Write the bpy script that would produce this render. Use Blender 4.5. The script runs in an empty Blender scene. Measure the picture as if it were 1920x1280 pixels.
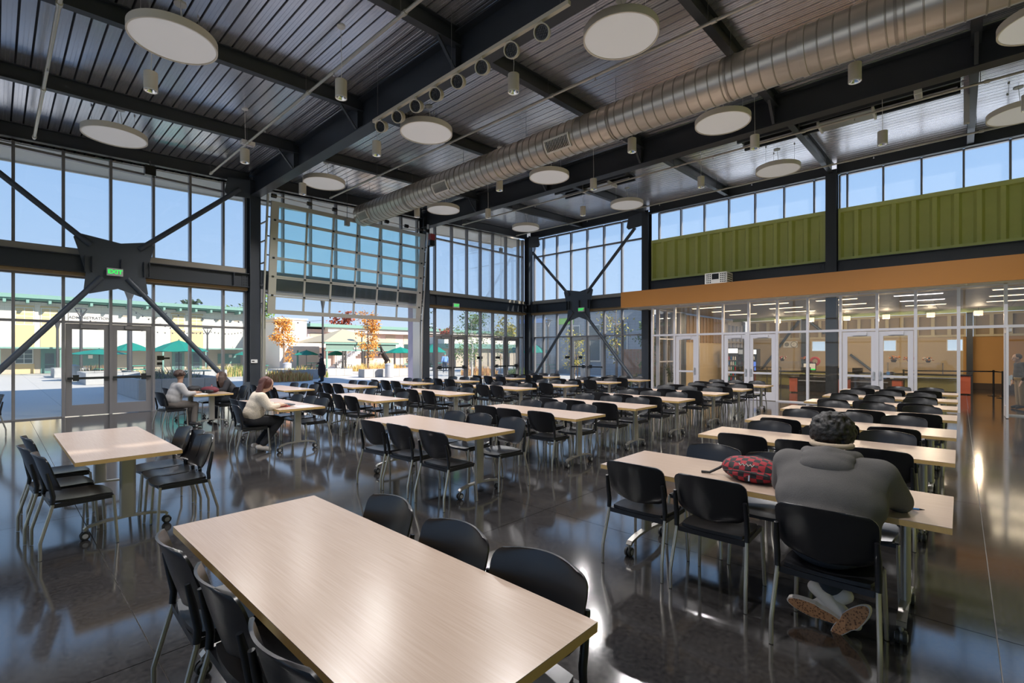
import bpy, bmesh, math, random
from mathutils import Matrix, Vector, Euler
random.seed(7)
SC = bpy.context.scene
COL = SC.collection
PI = math.pi
W = 6.844            # structural bay
# ------------------------------------------------------------------ camera
CX, CY, CZ = -19.462, -16.890, 1.684
PSI = 0.8216
cam_d = bpy.data.cameras.new('camera'); cam = bpy.data.objects.new('camera', cam_d); COL.objects.link(cam)
cam_d.sensor_width = 36; cam_d.lens = 903.24 * 36 / 1920; cam_d.shift_y = 21.35 / 1920; cam_d.clip_start = .05; cam_d.clip_end = 600
cam.location = (CX, CY, CZ); cam.rotation_euler = (PI / 2, 0, -PSI); SC.camera = cam
# ------------------------------------------------------------------ view, sky, sun
SC.view_settings.view_transform = 'Standard'; SC.view_settings.look = 'None'
SC.view_settings.exposure = 0.35; SC.view_settings.gamma = 1.0; SC.view_settings.use_curve_mapping = False
wd = bpy.data.worlds.new('sky'); SC.world = wd; wd.use_nodes = True
wn = wd.node_tree.nodes; wl = wd.node_tree.links; wn.clear()
wo = wn.new('ShaderNodeOutputWorld'); bg = wn.new('ShaderNodeBackground')
tc = wn.new('ShaderNodeTexCoord'); sp = wn.new('ShaderNodeSeparateXYZ'); cr = wn.new('ShaderNodeValToRGB')
wl.new(tc.outputs['Generated'], sp.inputs[0]); wl.new(sp.outputs['Z'], cr.inputs[0]); wl.new(cr.outputs[0], bg.inputs[0]); wl.new(bg.outputs[0], wo.inputs[0])
e = cr.color_ramp.elements
e[0].position = 0.0; e[0].color = (.60, .70, .82, 1)
e[1].position = 1.0; e[1].color = (.11, .25, .62, 1)
x = e.new(.10); x.color = (.46, .62, .86, 1)
x = e.new(.38); x.color = (.27, .47, .82, 1)
bg.inputs[1].default_value = .97
SUN_DIR = Vector((-.60, 1.55, -1.0))
sd = bpy.data.lights.new('sun', 'SUN'); sd.energy = 7.0; sd.angle = math.radians(.6); sd.color = (1.0, .93, .83)
so = bpy.data.objects.new('sun', sd); COL.objects.link(so); so.rotation_euler = SUN_DIR.to_track_quat('-Z', 'Y').to_euler(); so.location = (10, -20, 20)

# ------------------------------------------------------------------ materials
MATS = {}
def nmat(name):
    m = bpy.data.materials.new(name); m.use_nodes = True; MATS[name] = m
    nt = m.node_tree; return m, nt.nodes, nt.links, nt.nodes['Principled BSDF']
def pm(name, col, rough=.5, metal=0., spec=.5, noise=0., nscale=20., bump=0., stretch=None, emit=None, estr=0., rvar=0., coat=0.):
    m, n, l, b = nmat(name)
    b.inputs['Base Color'].default_value = (*col, 1); b.inputs['Roughness'].default_value = rough
    b.inputs['Metallic'].default_value = metal; b.inputs['Specular IOR Level'].default_value = spec
    if coat: b.inputs['Coat Weight'].default_value = coat; b.inputs['Coat Roughness'].default_value = .08
    if noise or bump or rvar:
        tc = n.new('ShaderNodeTexCoord'); mp = n.new('ShaderNodeMapping'); nz = n.new('ShaderNodeTexNoise')
        l.new(tc.outputs['Object'], mp.inputs[0]); l.new(mp.outputs[0], nz.inputs['Vector'])
        nz.inputs['Scale'].default_value = nscale; nz.inputs['Detail'].default_value = 5
        if stretch: mp.inputs['Scale'].default_value = stretch
        if noise:
            mx = n.new('ShaderNodeMix'); mx.data_type = 'RGBA'
            mx.inputs[6].default_value = (*[max(0, c * (1 - noise)) for c in col], 1); mx.inputs[7].default_value = (*[min(1, c * (1 + noise)) for c in col], 1)
            l.new(nz.outputs['Fac'], mx.inputs[0]); l.new(mx.outputs[2], b.inputs['Base Color'])
        if rvar:
            mr = n.new('ShaderNodeMapRange'); mr.inputs[3].default_value = max(.01, rough - rvar); mr.inputs[4].default_value = rough + rvar
            l.new(nz.outputs['Fac'], mr.inputs[0]); l.new(mr.outputs[0], b.inputs['Roughness'])
        if bump:
            bp = n.new('ShaderNodeBump'); bp.inputs['Strength'].default_value = bump; bp.inputs['Distance'].default_value = .01
            l.new(nz.outputs['Fac'], bp.inputs['Height']); l.new(bp.outputs[0], b.inputs['Normal'])
    if emit: b.inputs['Emission Color'].default_value = (*emit, 1); b.inputs['Emission Strength'].default_value = estr
    return m
def glassmat(name, tint, haze=.05, gain=.75):
    m, n, l, b = nmat(name); n.remove(b)
    out = n['Material Output']; tr = n.new('ShaderNodeBsdfTransparent'); gl = n.new('ShaderNodeBsdfGlossy'); mx = n.new('ShaderNodeMixShader')
    fr = n.new('ShaderNodeFresnel'); fr.inputs[0].default_value = 1.45
    mu = n.new('ShaderNodeMath'); mu.operation = 'MULTIPLY'; mu.inputs[1].default_value = gain
    tr.inputs[0].default_value = (*tint, 1); gl.inputs[0].default_value = (.95, .97, 1, 1); gl.inputs['Roughness'].default_value = .0
    l.new(fr.outputs[0], mu.inputs[0]); l.new(mu.outputs[0], mx.inputs[0]); tl = n.new('ShaderNodeBsdfTranslucent'); tl.inputs[0].default_value = (.92, .95, .96, 1); hz = n.new('ShaderNodeMixShader'); hz.inputs[0].default_value = haze; l.new(tr.outputs[0], hz.inputs[1]); l.new(tl.outputs[0], hz.inputs[2]); l.new(hz.outputs[0], mx.inputs[1]); l.new(gl.outputs[0], mx.inputs[2]); l.new(mx.outputs[0], out.inputs[0])
    return m
pm('steel', (.034, .040, .051), .42, 0, .5, .15, 3)
pm('steel_brace', (.065, .078, .098), .38, 0, .5)
pm('bolt', (.05, .055, .06), .3, .6)
pm('alu_dark', (.26, .25, .26), .38, .4)
pm('alu_white', (.62, .60, .64), .35, .25)
pm('alu_mill', (.55, .54, .54), .33, .7)
pm('sill_tan', (.42, .37, .31), .5)
pm('wood_trim', (.36, .24, .12), .5, 0, .4, .25, 6)
pm('deck', (.80, .80, .84), .24, .85)
pm('deck_groove', (.012, .012, .014), .6)
pm('duct', (.66, .60, .52), .34, .8)
pm('duct_seam', (.42, .37, .31), .4, .8)
pm('white_paint', (.80, .79, .77), .45)
pm('disc_side', (.78, .73, .64), .5)
pm('disc_face', (.74, .73, .74), .55, emit=(1, .97, .95), estr=.13)
pm('cyl_body', (.66, .61, .52), .45)
pm('reflector', (.85, .85, .88), .12, 1.0)
pm('lamp_glow', (.9, .9, .9), .4, emit=(1, .96, .9), estr=6.0)
pm('track', (.62, .56, .45), .4)
pm('black_lens', (.008, .008, .009), .25)
pm('pipe', (.55, .52, .45), .35, .6)
pm('pipe_dark', (.10, .10, .11), .4)
pm('green_panel', (.58, .62, .20), .42, 0, .5, .06, 4)
pm('green_frame', (.62, .67, .24), .42)
pm('green_post', (.36, .42, .20), .5)
pm('orange', (.33, .14, .028), .33, 0, .5, .04, 3)
pm('soffit', (.74, .66, .55), .5)
pm('chair_black', (.010, .010, .012), .30, 0, .5, rvar=.04, nscale=40)
pm('chair_leg', (.50, .47, .42), .32, .9)
pm('table_edge', (.52, .34, .13), .38, 0, .5, .12, 30)
pm('table_leg', (.45, .43, .40), .36, .8)
pm('rubber', (.02, .02, .02), .6)
pm('caster_grey', (.30, .30, .30), .4)
pm('exit_box', (.60, .60, .58), .4)
pm('exit_green', (.02, .5, .08), .4, emit=(.02, .85, .10), estr=.9)
glassmat('glass', (.94, .965, .97), .05, .5)
glassmat('glass_store', (.93, .93, .92), .015, .85)
glassmat('glass_aqua', (.82, 1.0, 1.0), .16, .8)
# table laminate: fine linear maple print
m, n, l, b = nmat('table_top')
tcn = n.new('ShaderNodeTexCoord'); mp = n.new('ShaderNodeMapping'); nz = n.new('ShaderNodeTexNoise'); rp = n.new('ShaderNodeValToRGB')
l.new(tcn.outputs['Object'], mp.inputs[0]); mp.inputs['Scale'].default_value = (75, 4.5, 10); l.new(mp.outputs[0], nz.inputs['Vector']); nz.inputs['Scale'].default_value = 1.6; nz.inputs['Detail'].default_value = 6
rp.color_ramp.elements[0].position = .25; rp.color_ramp.elements[0].color = (.40, .295, .225, 1); rp.color_ramp.elements[1].position = .75; rp.color_ramp.elements[1].color = (.475, .365, .29, 1)
l.new(nz.outputs['Fac'], rp.inputs[0]); l.new(rp.outputs[0], b.inputs['Base Color']); b.inputs['Roughness'].default_value = .25
# polished concrete
m, n, l, b = nmat('concrete_floor')
tcn = n.new('ShaderNodeTexCoord'); nz = n.new('ShaderNodeTexNoise'); nz2 = n.new('ShaderNodeTexNoise'); rp = n.new('ShaderNodeValToRGB'); mxx = n.new('ShaderNodeMath')
geo = n.new('ShaderNodeNewGeometry')
l.new(geo.outputs['Position'], nz.inputs['Vector']); l.new(geo.outputs['Position'], nz2.inputs['Vector'])
nz.inputs['Scale'].default_value = .9; nz.inputs['Detail'].default_value = 8; nz2.inputs['Scale'].default_value = 38; nz2.inputs['Detail'].default_value = 4
mxx.operation = 'MULTIPLY_ADD'; mxx.inputs[1].default_value = .5; l.new(nz.outputs['Fac'], mxx.inputs[0])
sc2 = n.new('ShaderNodeMath'); sc2.operation = 'MULTIPLY'; sc2.inputs[1].default_value = .5; l.new(nz2.outputs['Fac'], sc2.inputs[0]); l.new(sc2.outputs[0], mxx.inputs[2])
rp.color_ramp.elements[0].position = .36; rp.color_ramp.elements[0].color = (.016, .015, .016, 1); rp.color_ramp.elements[1].position = .66; rp.color_ramp.elements[1].color = (.050, .046, .045, 1)
l.new(mxx.outputs[0], rp.inputs[0]); l.new(rp.outputs[0], b.inputs['Base Color'])
mr = n.new('ShaderNodeMapRange'); mr.inputs[3].default_value = .07; mr.inputs[4].default_value = .125; l.new(nz2.outputs['Fac'], mr.inputs[0]); l.new(mr.outputs[0], b.inputs['Roughness'])
b.inputs['Specular IOR Level'].default_value = .5; b.inputs['IOR'].default_value = 2.2
pm('joint', (.40, .38, .36), .7)
pm('exterior_concrete', (.52, .49, .46), .85, 0, .2, .10, 1.2)

# ------------------------------------------------------------------ mesh helpers
class MB:
    def __init__(s): s.v = []; s.f = []
    def add(s, vs, fs):
        o = len(s.v); s.v += [tuple(p) for p in vs]; s.f += [tuple(i + o for i in q) for q in fs]; return s
    def box(s, x0, x1, y0, y1, z0, z1, M=None):
        vs = [Vector((x, y, z)) for z in (z0, z1) for y in (y0, y1) for x in (x0, x1)]
        if M: vs = [M @ p for p in vs]
        return s.add(vs, [(0, 2, 3, 1), (4, 5, 7, 6), (0, 1, 5, 4), (2, 6, 7, 3), (0, 4, 6, 2), (1, 3, 7, 5)])
    def bar(s, p0, p1, w, h, up=(0, 0, 1)):
        p0 = Vector(p0); p1 = Vector(p1); d = p1 - p0; L = d.length; d.normalize(); u = Vector(up)
        if abs(d.dot(u)) > .98: u = Vector((1, 0, 0))
        sd_ = d.cross(u).normalized(); u = sd_.cross(d)
        M = Matrix((( sd_.x, d.x, u.x, p0.x), (sd_.y, d.y, u.y, p0.y), (sd_.z, d.z, u.z, p0.z), (0, 0, 0, 1)))
        return s.box(-w / 2, w / 2, 0, L, -h / 2, h / 2, M)
    def tube(s, pts, r, n=8, caps=True):
        pts = [Vector(p) for p in pts]; k = len(pts); rr = r if isinstance(r, (list, tuple)) else [r] * k
        vs = []; fs = []; u = None
        for i, p in enumerate(pts):
            d = (pts[min(i + 1, k - 1)] - pts[max(i - 1, 0)])
            if d.length < 1e-9: d = Vector((0, 0, 1))
            d.normalize()
            if u is None: u = d.orthogonal().normalized()
            else:
                u = u - d * u.dot(d)
                u = u.normalized() if u.length > 1e-6 else d.orthogonal().normalized()
            w = d.cross(u)
            for j in range(n):
                a = 2 * PI * j / n; vs.append(p + (u * math.cos(a) + w * math.sin(a)) * rr[i])
        for i in range(k - 1):
            for j in range(n):
                j2 = (j + 1) % n; fs.append((i * n + j, i * n + j2, (i + 1) * n + j2, (i + 1) * n + j))
        if caps: fs.append(tuple(range(n - 1, -1, -1))); fs.append(tuple((k - 1) * n + j for j in range(n)))
        return s.add(vs, fs)
    def lathe(s, prof, n=16, M=None, cap0=True, cap1=True):
        vs = []; fs = []
        for (r, z) in prof:
            for j in range(n):
                a = 2 * PI * j / n; p = Vector((r * math.cos(a), r * math.sin(a), z)); vs.append(M @ p if M else p)
        k = len(prof)
        for i in range(k - 1):
            for j in range(n):
                j2 = (j + 1) % n; fs.append((i * n + j, i * n + j2, (i + 1) * n + j2, (i + 1) * n + j))
        if cap0: fs.append(tuple(range(n - 1, -1, -1)))
        if cap1: fs.append(tuple((k - 1) * n + j for j in range(n)))
        return s.add(vs, fs)
    def ball(s, c, r, n=10, m=7, sc=(1, 1, 1), M=None):
        c = Vector(c); vs = []; fs = []
        for i in range(1, m):
            t = PI * i / m
            for j in range(n):
                a = 2 * PI * j / n; p = Vector((r * sc[0] * math.sin(t) * math.cos(a), r * sc[1] * math.sin(t) * math.sin(a), r * sc[2] * math.cos(t)))
                vs.append(c + (M @ p if M else p))
        for i in range(m - 2):
            for j in range(n):
                j2 = (j + 1) % n; fs.append((i * n + j, (i + 1) * n + j, (i + 1) * n + j2, i * n + j2))
        t0 = Vector((0, 0, r * sc[2])); vs.append(c + (M @ t0 if M else t0)); vs.append(c - (M @ t0 if M else t0))
        a0 = len(vs) - 2
        for j in range(n):
            j2 = (j + 1) % n; fs.append((a0, j, j2)); fs.append((a0 + 1, (m - 2) * n + j2, (m - 2) * n + j))
        return s.add(vs, fs)
    def prism(s, poly, axis, a0, a1):
        # poly: 2D points; extruded along axis ('x': poly=(y,z); 'y': poly=(x,z); 'z': poly=(x,y))
        def P(q, t): return {'x': (t, q[0], q[1]), 'y': (q[0], t, q[1]), 'z': (q[0], q[1], t)}[axis]
        k = len(poly); vs = [P(q, a0) for q in poly] + [P(q, a1) for q in poly]
        fs = [tuple(range(k)), tuple(range(2 * k - 1, k - 1, -1))] + [(i, i + k, (i + 1) % k + k, (i + 1) % k) for i in range(k)]
        return s.add(vs, fs)
    def mesh(s, name, mat, smooth=False):
        me = bpy.data.meshes.new(name); me.from_pydata(s.v, [], s.f)
        bm = bmesh.new(); bm.from_mesh(me); bmesh.ops.recalc_face_normals(bm, faces=bm.faces[:]); bm.to_mesh(me); bm.free()
        me.materials.append(MATS[mat])
        if smooth:
            for p in me.polygons: p.use_smooth = True
            try: me.set_sharp_from_angle(angle=math.radians(smooth if smooth is not True else 40))
            except Exception: pass
        return me
    def build(s, name, mat, parent=None, smooth=False, local=False):
        return mk(name, s.mesh(name, mat, smooth), parent, local)
def mk(name, me, parent=None, local=False):
    o = bpy.data.objects.new(name, me); COL.objects.link(o)
    if parent is not None: par(o, parent, local)
    return o
def par(o, parent, local=False):
    o.parent = parent
    if not local: o.matrix_parent_inverse = wmat(parent).inverted()
def wmat(o):
    M = Matrix.LocRotScale(o.location, o.rotation_euler, o.scale)
    return wmat(o.parent) @ o.matrix_parent_inverse @ M if o.parent else M
UNIT = {}
def pbox(name, mat, parent, x0, x1, y0, y1, z0, z1, local=False, rot=None):
    if mat not in UNIT: UNIT[mat] = MB().box(-.5, .5, -.5, .5, -.5, .5).mesh('box_' + mat, mat)
    o = bpy.data.objects.new(name, UNIT[mat]); COL.objects.link(o)
    o.location = ((x0 + x1) / 2, (y0 + y1) / 2, (z0 + z1) / 2); o.scale = (abs(x1 - x0), abs(y1 - y0), abs(z1 - z0))
    if rot: o.rotation_euler = rot
    if parent is not None: par(o, parent, local)
    return o
def tag(o, label=None, cat=None, group=None, kind=None):
    if label: o['label'] = label
    if cat: o['category'] = cat
    if group: o['group'] = group
    if kind: o['kind'] = kind
    return o
def thing(name, loc, label=None, cat=None, group=None, kind=None, rz=0):
    o = bpy.data.objects.new(name, None); COL.objects.link(o); o.location = loc; o.rotation_euler = (0, 0, rz); o.empty_display_size = .1
    return tag(o, label, cat, group, kind)
def dup(root, loc=None, rz=None, label=None, group=None):
    def rec(o, parent):
        c = o.copy(); COL.objects.link(c)
        if parent is not None: c.parent = parent
        for ch in KIDS.get(o.name, []): rec(ch, c)
        return c
    r = rec(root, None)
    if loc is not None: r.location = loc
    if rz is not None: r.rotation_euler = (0, 0, rz)
    if label: r['label'] = label
    if group: r['group'] = group
    return r
KIDS = {}
def index_kids(root):
    ch = [o for o in bpy.data.objects if o.parent == root]
    KIDS[root.name] = ch
    for c in ch: index_kids(c)
def textmesh(name, s, size, mat, parent, M, extrude=.004, align='CENTER', bold=0.0, local=False):
    cu = bpy.data.curves.new(name, 'FONT'); cu.body = s; cu.size = size; cu.extrude = extrude; cu.align_x = align; cu.align_y = 'CENTER'; cu.offset = bold; cu.resolution_u = 3
    t = bpy.data.objects.new(name + '_src', cu); COL.objects.link(t)
    bpy.context.view_layer.update()
    me = bpy.data.meshes.new_from_object(t.evaluated_get(bpy.context.evaluated_depsgraph_get())); me.transform(M)
    bpy.data.objects.remove(t); bpy.data.curves.remove(cu)
    me.materials.clear(); me.materials.append(MATS[mat]); me.name = name
    return mk(name, me, parent, local)
def ibeam(name, mat, parent, p0, p1, depth, fw, tw=.016, tf=.024, local=False):
    # I-section; p0,p1 = centre of the TOP flange's top face
    p0 = Vector(p0); p1 = Vector(p1); d = (p1 - p0).normalized(); s_ = d.cross(Vector((0, 0, 1))).normalized(); u = s_.cross(d)
    pr = [(-fw/2, 0), (fw/2, 0), (fw/2, -tf), (tw/2, -tf), (tw/2, -depth+tf), (fw/2, -depth+tf), (fw/2, -depth), (-fw/2, -depth), (-fw/2, -depth+tf), (-tw/2, -depth+tf), (-tw/2, -tf), (-fw/2, -tf)]
    vs = [p + s_ * a + u * b for p in (p0, p1) for a, b in pr]; k = 12
    fs = [(0, 1, 2, 3, 10, 11), (3, 4, 9, 10), (4, 5, 6, 7, 8, 9)]
    fs = fs + [tuple(i + k for i in reversed(q)) for q in fs] + [(i, i + k, (i + 1) % k + k, (i + 1) % k) for i in range(k)]
    return MB().add(vs, fs).build(name, mat, parent, local=local)
ZD = lambda X: 8.09 + .042 * X      # underside of roof deck
ZJ = lambda X: 7.78 + .042 * X      # underside of joists
# ================================================================== STRUCTURE
X_L, Y_B = -4 * W, -3 * W           # far ends of the hall behind/left of the view
# floor of slabs with saw-cut joints
fl = thing('floor', (-13, -10, 0), kind='structure')
pbox('joint_bed', 'joint', fl, X_L - .4, .45, Y_B - .4, .45, -.25, -.012)
xs = [-18.85 + 3.42 * k for k in range(-3, 7)]; ys = [-17.05 + 3.42 * k for k in range(-1, 6)]
xs = [X_L - .4] + [v for v in xs if X_L < v < .2] + [.45]; ys = [Y_B - .4] + [v for v in ys if Y_B + .1 < v < .2] + [.45]
for i in range(len(xs) - 1):
    for j in range(len(ys) - 1):
        pbox('slab', 'concrete_floor', fl, xs[i] + .003, xs[i+1] - .003, ys[j] + .003, ys[j+1] - .003, -.05, 0)
# ceiling: each ribbed deck panel its own part
ce = thing('ceiling', (-13, -10, 8), kind='structure')
px = X_L - .5; PW = .212; k = 0
me_panel = None
while px < .72:
    L0, L1 = Y_B - .55, 2.1
    if me_panel is None:
        g = .013
        prof = [(g, .018), (g + .004, .0), (PW * .34, 0), (PW * .355, .005), (PW * .385, .005), (PW * .40, 0), (PW * .62, 0), (PW * .635, .005), (PW * .665, .005), (PW * .68, 0), (PW - g - .004, 0), (PW - g, .018), (PW - g, .045), (g, .045)]
        me_panel = MB().prism(prof, 'y', 0, L1 - L0).mesh('deck_panel', 'deck')
    o = mk('deck_panel', me_panel, ce); o.location = (px, L0, ZD(px)); o.rotation_euler = (0, -math.atan(.042), 0)
    o.matrix_parent_inverse = wmat(ce).inverted()
    px += PW
MB().add([(X_L - .55, Y_B - .53, ZD(X_L-.55) + .052), (.92, Y_B - .53, ZD(.92) + .052), (.92, 2.05, ZD(.92) + .052), (X_L - .55, 2.05, ZD(X_L-.55) + .052), (X_L - .55, Y_B - .53, ZD(X_L-.55) + .09), (.92, Y_B - .53, ZD(.92) + .09), (.92, 2.05, ZD(.92) + .09), (X_L - .55, 2.05, ZD(X_L-.55) + .09)],
              [(3, 2, 1, 0), (4, 5, 6, 7), (0, 1, 5, 4), (2, 3, 7, 6), (0, 4, 7, 3), (1, 2, 6, 5)]).build('groove_backing', 'deck_groove', ce)
rf = MB().add([(X_L - .6, Y_B - .55, ZD(X_L-.6) + .10), (.95, Y_B - .55, ZD(.95) + .10), (.95, 2.1, ZD(.95) + .10), (X_L - .6, 2.1, ZD(X_L-.6) + .10),
               (X_L - .6, Y_B - .55, ZD(X_L-.6) + .35), (.95, Y_B - .55, ZD(.95) + .35), (.95, 2.1, ZD(.95) + .35), (X_L - .6, 2.1, ZD(X_L-.6) + .35)],
              [(3, 2, 1, 0), (4, 5, 6, 7), (0, 1, 5, 4), (2, 3, 7, 6), (0, 4, 7, 3), (1, 2, 6, 5)]).build('roof_slab', 'soffit', ce)
# eave soffit strip outside wall A and fascia
def sloped(name, mat, y0, y1, dz0, dz1, x0=X_L - .6, x1=.95, parent=ce):
    vs = [(x, y, ZD(x) + dz) for x in (x0, x1) for y in (y0, y1) for dz in (dz0, dz1)]
    return MB().add(vs, [(0, 1, 3, 2), (4, 6, 7, 5), (0, 4, 5, 1), (2, 3, 7, 6), (0, 2, 6, 4), (1, 5, 7, 3)]).build(name, mat, parent)
sloped('eave_soffit', 'soffit', .45, 2.0, -.36, -.32)
sloped('eave_fascia', 'soffit', 2.0, 2.08, -.40, .36)

ORD = ['first', 'second', 'third', 'fourth', 'fifth', 'sixth', 'seventh']
# columns ---------------------------------------------------------------
def column(x, y, top, label, axis):
    c = thing('steel_column', (x, y, 0), label, 'column', 'dark steel columns', 'structure')
    h = .16; t = .022
    m_ = MB()
    if axis == 'A':   # flanges face the room (normal y)
        m_.box(x - h, x + h, y - h, y - h + t, 0, top).box(x - h, x + h, y + h - t, y + h, 0, top).box(x - .012, x + .012, y - h + t, y + h - t, 0, top)
    else:
        m_.box(x - h, x - h + t, y - h, y + h, 0, top).box(x + h - t, x + h, y - h, y + h, 0, top).box(x - h + t, x + h - t, y - .012, y + .012, 0, top)
    m_.build('shaft', 'steel', c)
    pbox('base_plate', 'steel', c, x - .22, x + .22, y - .22, y + .22, 0.0, .025)
    return c
column(-2 * W, 0, ZJ(-2 * W) + .05, 'dark steel column between the braced window wall and overhead door', 'A')
column(-W, 0, ZJ(-W) + .05, 'dark steel column beside the overhead door motor', 'A')
column(0, 0, ZJ(0) + .1, 'dark steel column in the glazed corner of the hall', 'A')
column(0, -W, ZJ(0) + .1, 'dark steel column at the end of the orange fascia', 'C')
column(0, -2 * W, ZJ(0) + .1, 'dark steel column between the two green container panels', 'C')
column(0, -3 * W, ZJ(0) + .1, 'dark steel column past the open doorway, outside the view', 'C')
column(-3 * W, 0, ZJ(-3 * W), 'dark steel column at the far end of the braced window wall', 'A')
column(-4 * W, 0, ZJ(-4 * W), 'dark steel column in the hall corner away from the storefront', 'A')
# girders along Y ---------------------------------------------------------
def girder(xc, zb, depth, label):
    t = thing('steel_girder', (xc, -10, zb), label, 'girder', 'roof girders', 'structure')
    ibeam('web_and_flanges', 'steel', t, (xc, Y_B, zb + depth), (xc, .05, zb + depth), depth, .31)
    for j in range(1, 6):
        y = -j * W / 2
        for s in (-1, 1):
            pbox('stiffener_plate', 'steel', t, xc + s * .012, xc + s * .145, y - .008, y + .008, zb + .024, zb + depth - .024)
            mb = MB().add([(xc + s * .15, y + .03, zb + .02), (xc + s * .55, y + .03, ZJ(xc) + .02), (xc + s * .60, y + .03, ZJ(xc) + .02), (xc + s * .19, y + .03, zb + .02)] +
                          [(xc + s * .15, y - .03, zb + .02), (xc + s * .55, y - .03, ZJ(xc) + .02), (xc + s * .60, y - .03, ZJ(xc) + .02), (xc + s * .19, y - .03, zb + .02)],
                          [(0, 1, 2, 3), (7, 6, 5, 4), (0, 4, 5, 1), (1, 5, 6, 2), (2, 6, 7, 3), (3, 7, 4, 0)])
            if s < 0: mb.build('kicker_brace', 'steel', t)
    return t
girder(-2 * W, 6.75, .70, 'deep dark roof girder beside the track spotlights, over the brace-bay column')
girder(-W, 7.03, .70, 'deep dark roof girder between the spiral duct and light-coloured deck')
girder(-3 * W, 6.48, .70, 'deep dark roof girder over the braced window wall end')
# joists along X ------------------------------------------------------------
for i in range(4):
    xa, xb = -(i + 1) * W + (.02 if i < 3 else -.2), -i * W - .02
    for j in range(1, 6):
        y = -j * W / 2
        t = thing('steel_joist', ((xa + xb) / 2, y, ZJ((xa + xb) / 2)),
                  'dark roof joist, %s from courtyard windows, in %s roof bay from the storefront' % (ORD[j-1], ORD[i]), 'joist', 'roof joists', 'structure')
        ibeam('beam', 'steel', t, (xa, y, ZD(xa) - .002), (xb, y, ZD(xb) - .002), .31, .15, .012, .016)
def edge_beam(p0, p1, dep, label, group, fw=.16):
    t = thing('edge_beam', tuple((Vector(p0) + Vector(p1)) / 2), label, 'beam', group, 'structure')
    ibeam('beam', 'steel', t, p0, p1, dep, fw, .014, .02); return t
for i, nm in enumerate(['above the corner windows', 'above the overhead door', 'above the first braced window wall', 'past the braced window wall']):
    xa, xb = -(i + 1) * W + .14, -i * W - .14
    edge_beam((xa, 0, ZD(xa)), (xb, 0, ZD(xb)), .36, 'dark eave beam ' + nm + ' on courtyard side', 'eave beams')
for j, nm in enumerate(['over the braced corner glazing', 'over the first green panel clerestory', 'over the second green panel clerestory']):
    ya, yb = -(j + 1) * W + .14, -j * W - .14
    edge_beam((0, ya, ZD(0)), (0, yb, ZD(0)), .36, 'dark eave beam ' + nm, 'eave beams')
# mid-height beams Z 3.79..4.24
MBZ0, MBZ1 = 3.79, 4.24
def midbeam(axis, a, b, label):
    mid = ((a + b) / 2, 0, MBZ0) if axis == 'x' else (0, (a + b) / 2, MBZ0)
    t = thing('wall_beam', mid, label, 'beam', 'mid-height wall beams', 'structure')
    p0, p1 = ((a, 0, MBZ1), (b, 0, MBZ1)) if axis == 'x' else ((0, a, MBZ1), (0, b, MBZ1))
    ibeam('beam', 'steel', t, p0, p1, MBZ1 - MBZ0, .24, .014, .022)
    for e_, s in ((a, 1), (b, -1)):   # bolted end plates with bolts
        for q in (.07,):
            if axis == 'x':
                pbox('end_plate', 'steel', t, min(e_, e_ + s * .2), max(e_, e_ + s * .2), -.022, -.008, MBZ0 + .03, MBZ1 - .03)
                pbox('stiffener_plate', 'steel', t, e_ + s * .45 - .01, e_ + s * .45 + .01, -.11, -.008, MBZ0 + .02, MBZ1 - .02)
                for r in range(4):
                    for c in range(2): pbox('bolt', 'bolt', t, e_ + s * (.06 + c * .08) - .014, e_ + s * (.06 + c * .08) + .014, -.036, -.02, MBZ0 + .08 + r * .085 - .014, MBZ0 + .08 + r * .085 + .014)
            else:
                pbox('end_plate', 'steel', t, -.022, -.008, min(e_, e_ + s * .2), max(e_, e_ + s * .2), MBZ0 + .03, MBZ1 - .03)
                pbox('stiffener_plate', 'steel', t, -.11, -.008, e_ + s * .45 - .01, e_ + s * .45 + .01, MBZ0 + .02, MBZ1 - .02)
    return t
midbeam('x', -3 * W + .16, -2 * W - .16, 'dark steel beam across the braced window wall behind EXIT sign')
midbeam('x', -W + .16, -.16, 'dark steel beam between overhead door and glazed corner')
midbeam('y', -W + .16, -.16, 'dark steel beam across the braced corner glazing')
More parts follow.
